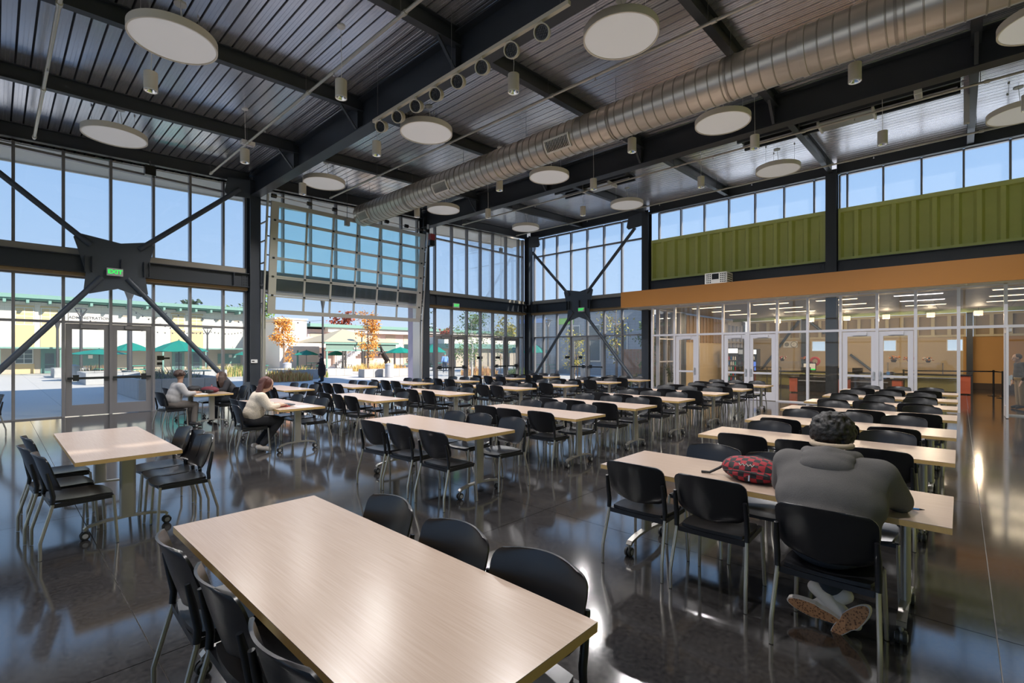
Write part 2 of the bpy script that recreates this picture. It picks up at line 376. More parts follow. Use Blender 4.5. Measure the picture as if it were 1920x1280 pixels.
# braces ---------------------------------------------------------------------
def brace(name, T, label, zcs=(7.16, 7.02)):
    # T maps local (u along wall from node, z) -> world (x,y,z) at wall centre plane offset w (towards the room)
    t = thing('cross_brace', T(0, 0, 0), label, 'brace', 'steel cross braces', 'structure')
    up = [(-.88, 4.80), (-.96, 4.68), (-.85, 4.30), (-.72, 3.78), (-.76, 3.36), (-.65, 3.24), (-.06, 3.42), (.44, 3.24), (.60, 3.33), (.54, 3.79), (.64, 4.24), (.74, 4.68), (.62, 4.79), (0, 4.66), (-.37, 4.72)]
    k = len(up); vs = [T(u, -.030, z) for u, z in up] + [T(u, -.004, z) for u, z in up]
    MB().add(vs, [tuple(range(k)), tuple(range(2 * k - 1, k - 1, -1))] + [(i, i + k, (i + 1) % k + k, (i + 1) % k) for i in range(k)]).build('gusset_plate', 'steel_brace', t)
    for (a, b) in [((.40, 4.56), (2.95, 6.86)), ((-.62, 4.52), (-3.0, 6.6)), ((.14, 3.72), (3.05, .28)), ((-.40, 3.70), (-3.05, .25))]:
        d = Vector(T(*(b[0], 0, b[1]))) - Vector(T(a[0], 0, a[1])); p0 = Vector(T(a[0], -.035, a[1])); p1 = Vector(T(b[0], -.035, b[1]))
        MB().tube([p0, p0 + (p1 - p0) * .5, p1], .072, 12).build('brace_pipe', 'steel_brace', t, smooth=True)
    for s, zc in ((1, zcs[0]), (-1, zcs[1])):
        pl = [(s * 2.62, zc + .0), (s * 2.52, zc - .46), (s * 2.62, zc - .56), (s * 3.26, zc - .50), (s * 3.26, zc + .08)]
        k = len(pl); vs = [T(u, -.03, z) for u, z in pl] + [T(u, -.004, z) for u, z in pl]
        MB().add(vs, [tuple(range(k)), tuple(range(2 * k - 1, k - 1, -1))] + [(i, i + k, (i + 1) % k + k, (i + 1) % k) for i in range(k)]).build('corner_gusset', 'steel_brace', t)
        pl = [(s * 2.6, .02), (s * 3.26, .02), (s * 3.26, .75), (s * 3.1, .75)]
        k = 4; vs = [T(u, -.03, z) for u, z in pl] + [T(u, -.004, z) for u, z in pl]
        MB().add(vs, [tuple(range(k)), tuple(range(2 * k - 1, k - 1, -1))] + [(i, i + k, (i + 1) % k + k, (i + 1) % k) for i in range(k)]).build('foot_gusset', 'steel_brace', t)
    for u in (-.74, -.60, 0, .50, .62):
        q0, q1 = Vector(T(u - .01, -.13, MBZ0 + .02)), Vector(T(u + .01, -.03, MBZ1 - .02))
        pbox('stiffener_plate', 'steel', t, min(q0.x, q1.x), max(q0.x, q1.x), min(q0.y, q1.y), max(q0.y, q1.y), q0.z, q1.z)
    return t
brace('a', lambda u, w, z: (-2.5 * W + u, w - .13, z), 'large steel X-brace with star gusset plate behind the EXIT sign')
brace('b', lambda u, w, z: (w - .13, -.5 * W - u, z + (.35 if z > 6.5 else 0)), 'steel X-brace with star gusset plate in the glazed corner', (7.40, 7.40))

# ------------------------------------------------------------------ curtain walls
GY = .31; GX = .31; MW = .062; MD = .16
def glaze(root, axis, stops, zrows, mat_f='alu_dark', gmat='glass', plane=GY, top=None, skip=(), mw=MW, md=MD, pane_name='pane'):
    """stops: mullion centres along the wall, zrows: transom centres (bottom..top). top: f(a)->z of a sloped head. skip: set of (i,j) openings"""
    def B(nm, mt, a0, a1, d0, d1, z0, z1):
        if axis == 'x': return pbox(nm, mt, root, a0, a1, plane + d0, plane + d1, z0, z1)
        return pbox(nm, mt, root, plane + d0, plane + d1, a0, a1, z0, z1)
    zt = lambda a: (top(a) if top else zrows[-1])
    n_ = len(stops)
    for i, a in enumerate(stops):
        lo = zrows[0]
        B('mullion', mat_f, a - mw / 2, a + mw / 2, -md * .6, md * .4, lo, zt(a))
    for i in range(n_ - 1):
        a0, a1 = stops[i] + mw / 2, stops[i+1] - mw / 2
        rows = list(zrows)
        for j, z in enumerate(rows):
            last = (j == len(rows) - 1)
            if last and top: continue
            if (i, j) in skip and (i, j - 1) in skip: continue
            if (i, j) in skip and j == 0: continue
            B('transom', mat_f, a0, a1, -md * .5, md * .35, z - mw / 2 if j else z, z + mw / 2)
        for j in range(len(rows) - 1):
            if (i, j) in skip: continue
            z0, z1 = rows[j] + mw / 2, rows[j+1] - mw / 2
            if top and j == len(rows) - 2:
                m0, m1 = top(a0), top(a1)
                if axis == 'x':
                    MB().prism([(a0, z0), (a1, z0), (a1, m1), (a0, m0)], 'y', plane - .006, plane + .006).build(pane_name, gmat, root)
                else:
                    MB().prism([(a0, z0), (a1, z0), (a1, m1), (a0, m0)], 'x', plane - .006, plane + .006).build(pane_name, gmat, root)
            else: B(pane_name, gmat, a0, a1, -.006, .006, z0, z1)
LOW = [0, 2.50, 3.70]; UP = [4.42, 6.80, 7.3]
def leaf(num, axis, a0, a1, plane, h, label, mat='alu_dark', hinge=1, gmat='glass', bar='bar', rail=.30, st=.13, open_deg=0, barmat='bolt'):
    """one door leaf between a0..a1 (along wall); local x along wall, y out of the wall towards the room"""
    o = thing('door_%d' % num, (0, 0, 0), label, 'door', kind='structure')
    w = abs(a1 - a0) - .02; t_ = .045
    ox = -w / 2
    def L(nm, mt, x0, x1, y0, y1, z0, z1): return pbox(nm, mt, o, x0, x1, y0, y1, z0, z1, local=True)
    L('stile', mat, ox, ox + st, -t_, t_ * 0 + .0, .015, h); L('stile', mat, -ox - st, -ox, -t_, 0, .015, h)
    L('top_rail', mat, ox + st, -ox - st, -t_, 0, h - .15, h); L('bottom_rail', mat, ox + st, -ox - st, -t_, 0, .015, rail)
    L('pane', gmat, ox + st, -ox - st, -t_ / 2 - .005, -t_ / 2 + .005, rail, h - .15)
    L('closer', mat, -.20, .16, 0, .07, h - .12, h - .03)
    if bar == 'bar':
        L('panic_bar', barmat, ox + .03, -ox - .03, .05, .085, .98, 1.04)
        L('bar_head', barmat, hinge * (-ox - .20) - (.06 if hinge > 0 else .06), hinge * (-ox - .20) + .06 + .10 * 0, 0, .09, .94, 1.10)
    else:
        L('push_rail', mat, ox + st, -ox - st, 0, .03, .93, 1.0)
        L('handle', 'alu_mill', hinge * (-ox - .065) - .03, hinge * (-ox - .065) + .03, 0, .035, .86, 1.10)
        L('lever', 'alu_mill', hinge * (-ox - .065) - .012, hinge * (-ox - .065) + .012, .035, .07, 1.0, 1.12)
    return o, w
DN = [0]
def door(axis, a0, a1, plane, h, label, **k):
    DN[0] += 1
    o, w = leaf(DN[0], axis, a0, a1, plane, h, label, **k)
    c = (a0 + a1) / 2
    if axis == 'x': o.location = (c, plane - .04, 0); o.rotation_euler = (0, 0, PI)      # room is at -y
    else: o.location = (plane - .04, c, 0); o.rotation_euler = (0, 0, PI / 2)            # room is at -x
    return o
# wall A, bay 0 (braced)
sA0 = [-20.37, -19.14, -18.23, -17.27, -16.31, -15.40, -14.50, -13.86]
w1 = thing('window_1', (-17.1, GY, 0), 'tall braced window wall of dark mullions facing the administration building', 'window', kind='structure')
glaze(w1, 'x', sA0, LOW, skip={(2, 0), (3, 0)}); glaze(w1, 'x', sA0, UP, top=lambda a: ZD(a) - .36)
door('x', -18.23 + .03, -17.27, GY, 2.46, 'dark metal glazed door with black panic bar, nearer the window wall end', hinge=1)
door('x', -17.27, -16.31 - .03, GY, 2.46, 'dark metal glazed door with black panic bar, nearer the seated students', hinge=-1)
# wall A bay 1: clerestory above/behind the overhead door
sA1 = [-13.52, -12.65, -11.68, -10.72, -9.77, -8.80, -7.84, -7.02]
w2 = thing('window_2', (-10.3, GY, 4.4), 'high clerestory glazing above the overhead door opening', 'window', kind='structure')
glaze(w2, 'x', sA1, UP, top=lambda a: ZD(a) - .36)
tr = thing('trim_1', (-10.3, .3, 3.9), 'dark header band behind the overhead door', 'trim', kind='structure')
pbox('header', 'steel', tr, -13.5, -7.0, .05, .45, 3.79, 4.40)
for n_, xx in ((2, -13.42), (3, -6.98)):
    t_ = thing('trim_%d' % n_, (xx, .3, 0), 'metal jamb of the overhead door opening', 'trim', kind='structure')
    pbox('jamb', 'alu_mill', t_, xx - .10, xx + .10, .0, .5, 0, 3.79)
# wall A bay 2
sA2 = [-6.66, -6.06, -5.09, -4.16, -3.27, -2.42, -1.47, -.52, -.17]
w3 = thing('window_3', (-3.4, GY, 0), 'window wall with two double doors between overhead door and corner', 'window', kind='structure')
glaze(w3, 'x', sA2, LOW, skip={(1, 0), (2, 0), (5, 0), (6, 0)}); glaze(w3, 'x', sA2, UP, top=lambda a: ZD(a) - .36)
for (a0, a1, hg, lb) in [(-6.06, -5.09, 1, 'dark glazed door beside the overhead door motor'), (-5.09, -4.16, -1, 'dark glazed door, second from the overhead door motor'),
                     (-2.42, -1.47, 1, 'dark glazed door, second from the glazed corner column'), (-1.47, -.52, -1, 'dark glazed door beside the glazed corner column')]:
    door('x', a0 + .03, a1 - .03, GY, 2.46, lb, hinge=hg)
# wall B (corner, bay along X=0)
sB = [-6.62, -5.47, -4.51, -3.56, -2.59, -1.70, -.81, -.17]
w4 = thing('window_4', (GX, -3.4, 0), 'braced corner window wall with one double door', 'window', kind='structure')
glaze(w4, 'y', sB, LOW, skip={(2, 0), (3, 0)}, plane=GX); glaze(w4, 'y', sB, [4.42, 6.80, 7.72], plane=GX)
door('y', -4.51 + .03, -3.56, GX, 2.46, 'glazed metal door in the braced corner wall, nearer the storefront', mat='alu_mill', hinge=1)
door('y', -3.56, -2.59 - .03, GX, 2.46, 'glazed metal door in the braced corner wall, nearer the corner column', mat='alu_mill', hinge=-1)
# sills under upper glazing + wood heads above lower glazing
for n_, (ax, a0, a1) in enumerate([('x', -20.4, -13.86), ('x', -6.66, -.17), ('y', -6.64, -.17)]):
    t_ = thing('trim_%d' % (4 + n_), ((a0 + a1) / 2, .2, 4.3) if ax == 'x' else (.2, (a0 + a1) / 2, 4.3), 'tan sill and timber head trim on the mid-height beam', 'trim', kind='structure')
    for nm, mt, z0, z1, d0 in (('sill', 'sill_tan', 4.27, 4.42, .125), ('head_board', 'wood_trim', 3.70, 3.79, .02), ('spandrel', 'steel', 3.79, 4.27, .16)):
        if ax == 'x': pbox(nm, mt, t_, a0, a1, d0, .40, z0, z1)
        else: pbox(nm, mt, t_, d0, .40, a0, a1, z0, z1)
# pale green edge post of the container wall by column B
t_ = thing('trim_7', (.2, -6.72, 0), 'pale green edge post beside the orange fascia column', 'trim', kind='structure'); pbox('post', 'green_post', t_, .02, .42, -6.80, -6.66, 0, 7.72)
# ------------------------------------------------------------------ wall C: clerestory + green container panels
for bi, (y1, y0, st) in enumerate([(-7.06, -13.50, [-7.30, -8.28, -9.26, -10.22, -11.18, -12.17, -13.12, -13.50]), (-13.87, -20.35, [-13.87, -14.09, -15.06, -16.01, -16.97, -17.94, -18.9, -19.85, -20.35])]):
    wn_ = thing('window_%d' % (5 + bi), (GX, (y0 + y1) / 2, 6.5), 'clerestory window band above the %s green container panel' % ('first' if bi == 0 else 'second'), 'window', kind='structure')
    glaze(wn_, 'y', list(reversed(st)), [6.56, 7.76], plane=GX, mw=.05)
    g = thing('container_panel', (.1, (y0 + y1) / 2, 4.8), ('green corrugated container side panel above the white projector' if bi == 0 else 'green corrugated container side panel past the middle column'), 'panel', 'green container panels', 'structure')
    z0, z1 = 4.80, 6.56
    pbox('top_rail', 'green_frame', g, .0, .30, y0, y1, z1 - .13, z1); pbox('bottom_rail', 'green_frame', g, .0, .30, y0, y1, z0, z0 + .10)
    pbox('end_post', 'green_frame', g, .0, .30, y1 - .06, y1, z0 + .1, z1 - .13); pbox('end_post', 'green_frame', g, .0, .30, y0, y0 + .06, z0 + .1, z1 - .13)
    # corrugation: trapezoid ribs, each rib and each recess its own sheet piece
    n_r = 13; pit = (y1 - y0 - .12) / n_r
    for q in range(n_r):
        a = y0 + .06 + q * pit; b_ = a + pit
        prof = [(a, .045), (a + pit * .22, .045), (a + pit * .36, .20), (a + pit * .86, .20), (b_, .045)]
        vs = []; 
        for zz in (z0 + .1, z1 - .13):
            vs += [(xo, yy, zz) for yy, xo in prof] + [(xo + .02, yy, zz) for yy, xo in prof]
        k = 5; fs = []
        for i in range(4):
            fs.append((i, i + 1, i + 1 + 10, i + 10)); fs.append((i + 5, i + 15, i + 16, i + 6))
        fs += [(0, 10, 15, 5), (4, 9, 19, 14)]
        MB().add(vs, fs).build('corrugation', 'green_panel', g)
midC = [(-13.52, -7.02), (-20.36, -13.86)]
for bi, (y0, y1) in enumerate(midC):
    t_ = thing('wall_beam', (0, (y0 + y1) / 2, 4.3), 'dark steel beam below the %s green container panel' % ('first' if bi == 0 else 'second'), 'beam', 'mid-height wall beams', 'structure')
    ibeam('beam', 'steel', t_, (0.0, y0, 4.80), (0.0, y1, 4.80), .46, .22, .014, .022)
    for e_, s in ((y0, 1), (y1, -1)):
        for r in range(4):
            for c in range(2): pbox('bolt', 'bolt', t_, -.03, -.007, e_ + s * (.06 + c * .08) - .014, e_ + s * (.06 + c * .08) + .014, 4.44 + r * .085 - .014, 4.44 + r * .085 + .014)
    pbox('backing', 'steel', t_, .12, .30, y0, y1, 3.6, 4.80)
# orange fascia + soffit
of = thing('trim_8', (-1.3, -13, 3.6), 'long orange fascia with tan soffit over the glass storefront', 'trim', kind='structure')
pbox('fascia', 'orange', of, -1.64, -1.58, -26, -6.52, 3.555, 4.205)
pbox('fascia_end', 'orange', of, -1.58, .10, -6.58, -6.52, 3.555, 4.205)
pbox('soffit_panel', 'soffit', of, -1.58, .10, -26, -6.58, 3.560, 3.60)
pbox('top_board', 'orange', of, -1.58, -.1, -26, -6.58, 4.14, 4.20)
# storefront
SX = -.90
sS = [-7.58, -8.54, -9.47, -10.41, -11.31, -12.24, -13.16, -14.08, -15.02, -15.93, -16.86, -17.79, -18.72, -19.65, -20.58, -21.5, -22.4, -23.3, -24.2]
st_ = thing('window_7', (SX, -15, 0), 'white framed glass storefront of the servery', 'window', kind='structure')
SR = list(reversed(sS)); NS = len(SR)
def idx(a): return SR.index(a)
sk = {(idx(a), 0) for a in (-9.47, -11.31, -12.24, -15.02, -15.93, -17.79)}
glaze(st_, 'y', SR, [0, 2.40, 3.54], 'alu_white', 'glass_store', plane=SX, skip=sk, mw=.075, md=.13)
kw = dict(mat='alu_white', gmat='glass_store', bar='rail')
door('y', -9.47 + .04, -8.54 - .04, SX, 2.35, 'white framed glass door, single leaf nearest the orange fascia end', hinge=-1, **kw)
door('y', -11.31 + .01, -10.41 - .04, SX, 2.35, 'white framed glass door, nearer leaf to the single door', hinge=-1, **kw)
door('y', -12.24 + .04, -11.31 - .01, SX, 2.35, 'white framed glass door, second leaf of the first pair', hinge=1, **kw)
door('y', -15.02 + .01, -14.08 - .04, SX, 2.35, 'white framed glass door, first leaf of the pair by the middle column', hinge=-1, **kw)
door('y', -15.93 + .04, -15.02 - .01, SX, 2.35, 'white framed glass door, second leaf of the pair by the middle column', hinge=1, **kw)
od = door('y', -17.79 + .04, -16.86 - .04, SX, 2.35, 'white framed glass door standing wide open to the servery', hinge=1, **kw)
od.location = (SX - .50, -17.80, 0); od.rotation_euler = (0, 0, PI)
# unseen shell: window walls left of and behind the camera
wl_ = thing('wall_left', (X_L, -10, 0), 'glazed end wall of the hall', 'wall', kind='structure')
glaze(wl_, 'y', [-20.3, -17.1, -13.7, -10.3, -6.84, -3.42, -.2], [0, 2.5, 4.4, 6.45], plane=X_L, mw=.12)
wb_ = thing('wall_back', (-13, Y_B, 0), 'rear wall of the hall with clerestory', 'wall', kind='structure')
pbox('panel', 'green_panel', wb_, X_L, .4, Y_B - .45, Y_B - .15, 0, 6.2)
MB().add([(x, y, z) for x, zz in ((X_L, ZD(X_L) - .34), (.4, ZD(.4) - .34)) for y in (Y_B - .40, Y_B - .20) for z in (6.2, zz)], [(0, 1, 3, 2), (4, 6, 7, 5), (0, 4, 5, 1), (2, 3, 7, 6), (0, 2, 6, 4), (1, 5, 7, 3)]).build('upper_panel', 'green_panel', wb_)
for i in range(29):
    xa = X_L + i * .97; xb = min(.4, xa + .97)
    pbox('mullion', 'steel', wb_, xa - .04, xa + .04, Y_B - .38, Y_B - .22, ZD(xa) - .36, ZD(xa) - .01)
    MB().prism([(xa, ZD(xa) - .34), (xb, ZD(xb) - .34), (xb, ZD(xb) - .06), (xa, ZD(xa) - .06)], 'y', Y_B - .306, Y_B - .294).build('pane', 'glass', wb_)
    MB().prism([(xa, ZD(xa) - .06), (xb, ZD(xb) - .06), (xb, ZD(xb) - .0), (xa, ZD(xa) - .0)], 'y', Y_B - .35, Y_B - .25).build('head', 'steel', wb_)
w8 = thing('window_8', (-24, GY, 0), 'window wall past the braced bay', 'window', kind='structure')
sA3 = [-27.2, -26.2, -25.2, -24.2, -23.2, -22.2, -21.2, -20.7]
glaze(w8, 'x', sA3, [0, 2.5, 4.1, 6.55])
# ================================================================== OVERHEAD DOOR
gd = thing('overhead_door', (-10.36, -.35, 2.97), 'raised sectional glass overhead door with silver frame and aqua panes', 'garage door')
GX0, GX1 = -13.40, -7.33
GM = Matrix(((1, 0, 0, GX0), (0, .9953, -.0965, -.35), (0, .0965, .9953, 2.97), (0, 0, 0, 1)))   # local: x across, z up the leaning door
GWd = GX1 - GX0; SH = .605
UNIT['glass_aqua'] = MB().box(-.5, .5, -.5, .5, -.5, .5).mesh('box_glass_aqua', 'glass_aqua')
def gbox(nm, mt, parent, x0, x1, y0, y1, z0, z1):
    o = pbox(nm, mt, None, x0, x1, y0, y1, z0, z1); o.matrix_basis = GM @ Matrix.LocRotScale(o.location, None, o.scale)
    par(o, parent); return o
cols = [.24 + (GWd - .48) * i / 6 for i in range(7)]
for r in range(6):
    z0 = r * SH; z1 = z0 + SH - .008
    sec = MB()
    bot = .14 if r == 0 else .045; top = .14 if r == 5 else .045
    sec.box(0, .24, -.03, .03, z0, z1, GM).box(GWd - .24, GWd, -.03, .03, z0, z1, GM)
    sec.box(.24, GWd - .24, -.03, .03, z0, z0 + bot, GM).box(.24, GWd - .24, -.03, .03, z1 - top, z1, GM)
    for c in cols[1:-1]: sec.box(c - .03, c + .03, -.03, .03, z0 + bot, z1 - top, GM)
    so_ = sec.build('door_section', 'alu_mill', gd)
    for c in range(6):
        gbox('pane', 'glass_aqua' if r >= 2 else 'glass', so_, cols[c] + (.03 if c else 0), cols[c+1] - (.03 if c < 5 else 0), -.005, .005, z0 + bot, z1 - top)
    for xe in (-.14, GWd + .02): gbox('roller', 'bolt', so_, xe, xe + .12, -.02, .02, z0 + .05, z0 + .09)
    if r:
        for c in [.12] + cols[1:-1] + [GWd - .12]: gbox('hinge', 'bolt', so_, c - .035, c + .035, -.055, -.03, z0 - .03, z0 + .03)
for nm, xx in (('a', -13.52), ('b', -7.21)):
    t_ = thing('door_track', (xx, -.3, 0), 'galvanised roller track on the %s side of the overhead door' % ('thermostat' if nm == 'a' else 'motor'), 'track')
    MB().bar((xx, -.28, 0.0), (xx, -.34, 2.95), .05, .07, (0, 1, 0)).bar((xx, -.34, 2.95), (xx, -.74, 7.0 + (xx + 13.5) * .04 - .25), .05, .07, (0, 1, 0)).build('rail', 'alu_mill', t_)
    for z in (3.3, 3.9, 4.6, 5.3, 5.9): pbox('bracket', 'alu_mill', t_, xx - .02, xx + .02, -.35 - (z - 3) * .1, -.16, z - .02, z + .02)
t_ = thing('door_motor', (-6.85, -.4, 6.2), 'small red and black door motor on the column by overhead door', 'motor')
pbox('housing', 'black_lens', t_, -6.97, -6.71, -.56, -.17, 6.22, 6.45); MB().tube([(-6.84, -.45, 6.2), (-6.84, -.45, 6.32)], .09, 10).build('gearbox', 'black_lens', t_)
pm('motor_red', (.30, .03, .03), .4); pbox('cover', 'motor_red', t_, -6.95, -6.74, -.60, -.30, 6.45, 6.70)
MB().tube([(-6.84, -.3, 6.70), (-6.80, -.28, 6.95), (-6.88, -.26, 7.1)], .012, 6).build('cable', 'black_lens', t_)
t_ = thing('spring_shaft', (-10.3, -.78, 6.8), 'spring shaft with drums above the overhead door', 'shaft')
MB().tube([(-13.45, -.78, 6.72), (-7.25, -.78, 6.72)], .016, 8).build('rod', 'alu_mill', t_)
for i, xx in enumerate((-13.35, -12.2, -11.3, -9.9, -9.2, -8.3, -7.6, -7.3)):
    M_ = Matrix.Translation((xx, -.78, 6.72)) @ Matrix.Rotation(PI / 2, 4, 'Y')
    MB().lathe([(.05, -.08), (.07, -.07), (.07, .07), (.05, .08)], 12, M_).build('drum', 'black_lens', t_)
# ================================================================== SPIRAL DUCT
DX, DZ, DR = -10.24, 6.717, .375
du = thing('spiral_duct', (DX, -10, DZ), 'long round galvanised spiral duct hung beneath the roof', 'duct')
prof = []
nseg = 0; y = -.82; ys_ = [y]
while y > Y_B + .3:
    y -= .215; ys_.append(y)
MR = Matrix.Translation((DX, 0, DZ)) @ Matrix.Rotation(PI / 2, 4, 'X')   # local z -> -y
for i in range(len(ys_) - 1):
    a, b_ = -ys_[i], -ys_[i+1]
    MB().lathe([(DR, a), (DR, b_)], 36, MR, cap0=False, cap1=False).build('duct_ring', 'duct', du, smooth=30)
    MB().lathe([(DR, b_ - .012), (DR + .012, b_ - .008), (DR + .012, b_ + .008), (DR, b_ + .012)], 36, MR, cap0=False, cap1=False).build('lock_seam', 'duct_seam', du, smooth=30)
MB().lathe([(DR - .004, .80), (DR + .004, .80), (DR + .004, .83), (DR - .004, .83)], 36, MR).build('end_cap', 'duct', du, smooth=30)
for y in (-7.9, -15.0): MB().lathe([(DR + .005, -y - .05), (DR + .018, -y - .045), (DR + .018, -y + .045), (DR + .005, -y + .05)], 36, MR, False, False).build('coupling_band', 'duct', du, smooth=30)
# hangers
for y in (-1.3, -3.9, -6.4, -8.8, -11.4, -13.8, -16.2, -18.6):
    MB().tube([(DX, y, DZ + DR), (DX, y, ZD(DX))], .006, 6).build('hanger_rod', 'pipe_dark', du)
    MB().lathe([(DR + .012, -y - .02), (DR + .015, -y + .02)], 36, MR, False, False).build('hanger_strap', 'duct_seam', du, smooth=30)
# supply grilles on camera-facing lower quadrant
for y, ww in ((-1.42, .62), (-5.75, .66), (-10.05, .72), (-17.6, .72)):
    A0, A1 = math.radians(186), math.radians(232)     # angle around the duct axis, measured from +x
    def PT(a, r, yy): return (DX + r * math.cos(a), yy, DZ + r * math.sin(a))
    gr = MB()
    am, NA = (A0 + A1) / 2, 8
    def arcstrip(mb, a0, a1, y0, y1, r0, r1, n_=6):
        for i in range(n_):
            t0, t1 = a0 + (a1 - a0) * i / n_, a0 + (a1 - a0) * (i + 1) / n_
            vs = [PT(t, r, yy) for t in (t0, t1) for r in (r0, r1) for yy in (y0, y1)]
            mb.add(vs, [(0, 1, 3, 2), (4, 6, 7, 5), (0, 4, 5, 1), (2, 3, 7, 6), (0, 2, 6, 4), (1, 5, 7, 3)])
    rr0, rr1 = DR + .005, DR + .035
    arcstrip(gr, A0, A1, y - ww / 2, y - ww / 2 + .04, rr0, rr1); arcstrip(gr, A0, A1, y + ww / 2 - .04, y + ww / 2, rr0, rr1)
    arcstrip(gr, A0, A0 + .10, y - ww / 2, y + ww / 2, rr0, rr1, 1); arcstrip(gr, A1 - .10, A1, y - ww / 2, y + ww / 2, rr0, rr1, 1)
    fr_ = gr.build('supply_grille', 'disc_side', du)
    bk = MB(); arcstrip(bk, A0 + .1, A1 - .1, y - ww / 2 + .04, y + ww / 2 - .04, DR + .004, DR + .012); bk.build('grille_back', 'black_lens', fr_)
    nb = 14
    for q in range(nb):
        yy = y - ww / 2 + .05 + (ww - .10) * (q + .5) / nb
        b1 = MB(); arcstrip(b1, A0 + .1, A1 - .1, yy - .008, yy + .008, DR + .012, DR + .030, 4); b1.build('blade', 'duct', fr_)
# ================================================================== DISC PENDANTS
def disc(x, y, label):
    z = 7.45 + .042 * x - .06; R = .61
    t = thing('disc_pendant', (x, y, z), label, 'pendant light', 'round disc pendants')
    MB().lathe([(R - .025, 0), (R, .0), (R, .125), (R - .01, .13)], 48, Matrix.Translation((x, y, z)), False, True).build('drum_rim', 'disc_side', t, smooth=40)
    MB().lathe([(.001, .014), (R - .025, .014)], 48, Matrix.Translation((x, y, z)), False, False).build('diffuser', 'disc_face', t)
    for a in (0.5, 2.6, 4.7):
        px_, py_ = x + .45 * math.cos(a), y + .45 * math.sin(a)
        MB().tube([(px_, py_, z + .13), (px_, py_, ZD(px_))], .0035, 5).build('cable', 'alu_mill', t)
        MB().lathe([(.018, 0), (.018, .03)], 8, Matrix.Translation((px_, py_, ZD(px_) - .03))).build('cable_anchor', 'alu_mill', t)
    MB().tube([(x + .1, y, z + .13), (x + .13, y + .02, z + .4), (x + .1, y + .05, ZD(x))], .006, 5).build('power_cord', 'white_paint', t)
    MB().lathe([(.09, 0), (.09, .02)], 16, Matrix.Translation((x + .1, y + .05, ZD(x + .1) - .02))).build('ceiling_canopy', 'white_paint', t)
    return t
DXs = [(-17.5, 'over the braced window bay'), (-12.5, 'in the row beside the track spotlights'), (-7.85, 'in the row beside the spiral duct'), (-3.15, 'in the row nearest the clerestory')]
for x, nm in DXs:
    for j, y in enumerate((-2.6, -7.65, -12.8, -17.95)):
        disc(x + (.06 * (j - 1) if x < -12 else .05 * (j - 1)), y, 'white round disc pendant %s, %s from courtyard windows' % (nm, ORD[j]))
# ================================================================== CYLINDER DOWNLIGHTS
CYL = [(-17.67, -6.94), (-15.29, -8.89), (-15.43, -4.53), (-13.24, -11.14), (-13.43, -7.0), (-9.19, -15.54), (-9.19, -11.21), (-9.4, -7.03), (-7.19, -13.33), (-5.15, -11.25), (-5.17, -15.55), (-7.4, -8.96), (-7.43, -4.53), (-5.2, -17.9), (-17.6, -15.5), (-15.3, -13.3), (-21.5, -11), (-21.5, -5), (-9.4, -3.0), (-13.4, -3.0), (-5.1, -7.0)]
def cyl(i, x, y):
    z = 6.98 + .042 * x - .16
    near = min(DXs, key=lambda d: abs(d[0] - x)); 
    t = thing('cylinder_downlight', (x, y, z), CYL_L[i], 'downlight', 'cylinder downlights')
    T_ = Matrix.Translation((x, y, z))
    MB().lathe([(.092, 0), (.10, 0), (.10, .31), (.02, .325)], 24, T_, False, True).build('housing', 'cyl_body', t, smooth=40)
    MB().lathe([(.092, 0.001), (.075, .05), (.04, .11), (.001, .13)], 24, T_, False, False).build('reflector', 'reflector', t, smooth=60)
    MB().lathe([(.101, -.004), (.101, .012), (.088, .012), (.088, -.004)], 24, T_, False, False).build('trim_ring', 'white_paint', t, smooth=40)
    MB().ball((x, y, z + .085), .022).build('bulb', 'lamp_glow', t)
    MB().tube([(x, y, z + .32), (x + .01, y, z + .5), (x, y + .01, ZD(x))], .005, 5).build('cord', 'white_paint', t)
    MB().lathe([(.07, 0), (.07, .02)], 16, Matrix.Translation((x, y, ZD(x) - .02))).build('ceiling_canopy', 'white_paint', t)
    ld = bpy.data.lights.new('downlight_lamp', 'SPOT'); ld.energy = DL_W; ld.spot_size = math.radians(150); ld.spot_blend = .8; ld.shadow_soft_size = .05; ld.color = (1.0, .97, .96)
    lo = bpy.data.objects.new('lamp', ld); COL.objects.link(lo); lo.location = (x, y, z - .03); par(lo, t)
DL_W = 400; SERV_W = 30
CYL_L = ['small cylinder downlight hanging by the big disc over the braced bay', 'cylinder downlight in front of the deep girder, next to the pipe', 'cylinder downlight near the column by the braced windows', 'cylinder downlight hanging just below the track spotlights',
 'cylinder downlight beside the disc under the track spotlight end', 'cylinder downlight against the deep girder, right of the duct grille', 'cylinder downlight hanging below the spiral duct, third roof bay', 'cylinder downlight hanging below the spiral duct, second roof bay',
 'cylinder downlight under the girder, beside the clerestory disc', 'cylinder downlight in front of the pale joist near the clerestory', 'cylinder downlight by the grey ceiling panel near the clerestory', 'cylinder downlight under the girder flange, second roof bay', 'cylinder downlight under the girder near the overhead door',
 'cylinder downlight past the grey ceiling panel', 'cylinder downlight over the foreground table', 'cylinder downlight behind the foreground table', 'cylinder downlight beyond the braced bay, middle', 'cylinder downlight beyond the braced bay, by windows', 'cylinder downlight near the duct end', 'cylinder downlight above the overhead door', 'cylinder downlight over the rear tables']
for i, (x, y) in enumerate(CYL): cyl(i, x, y)
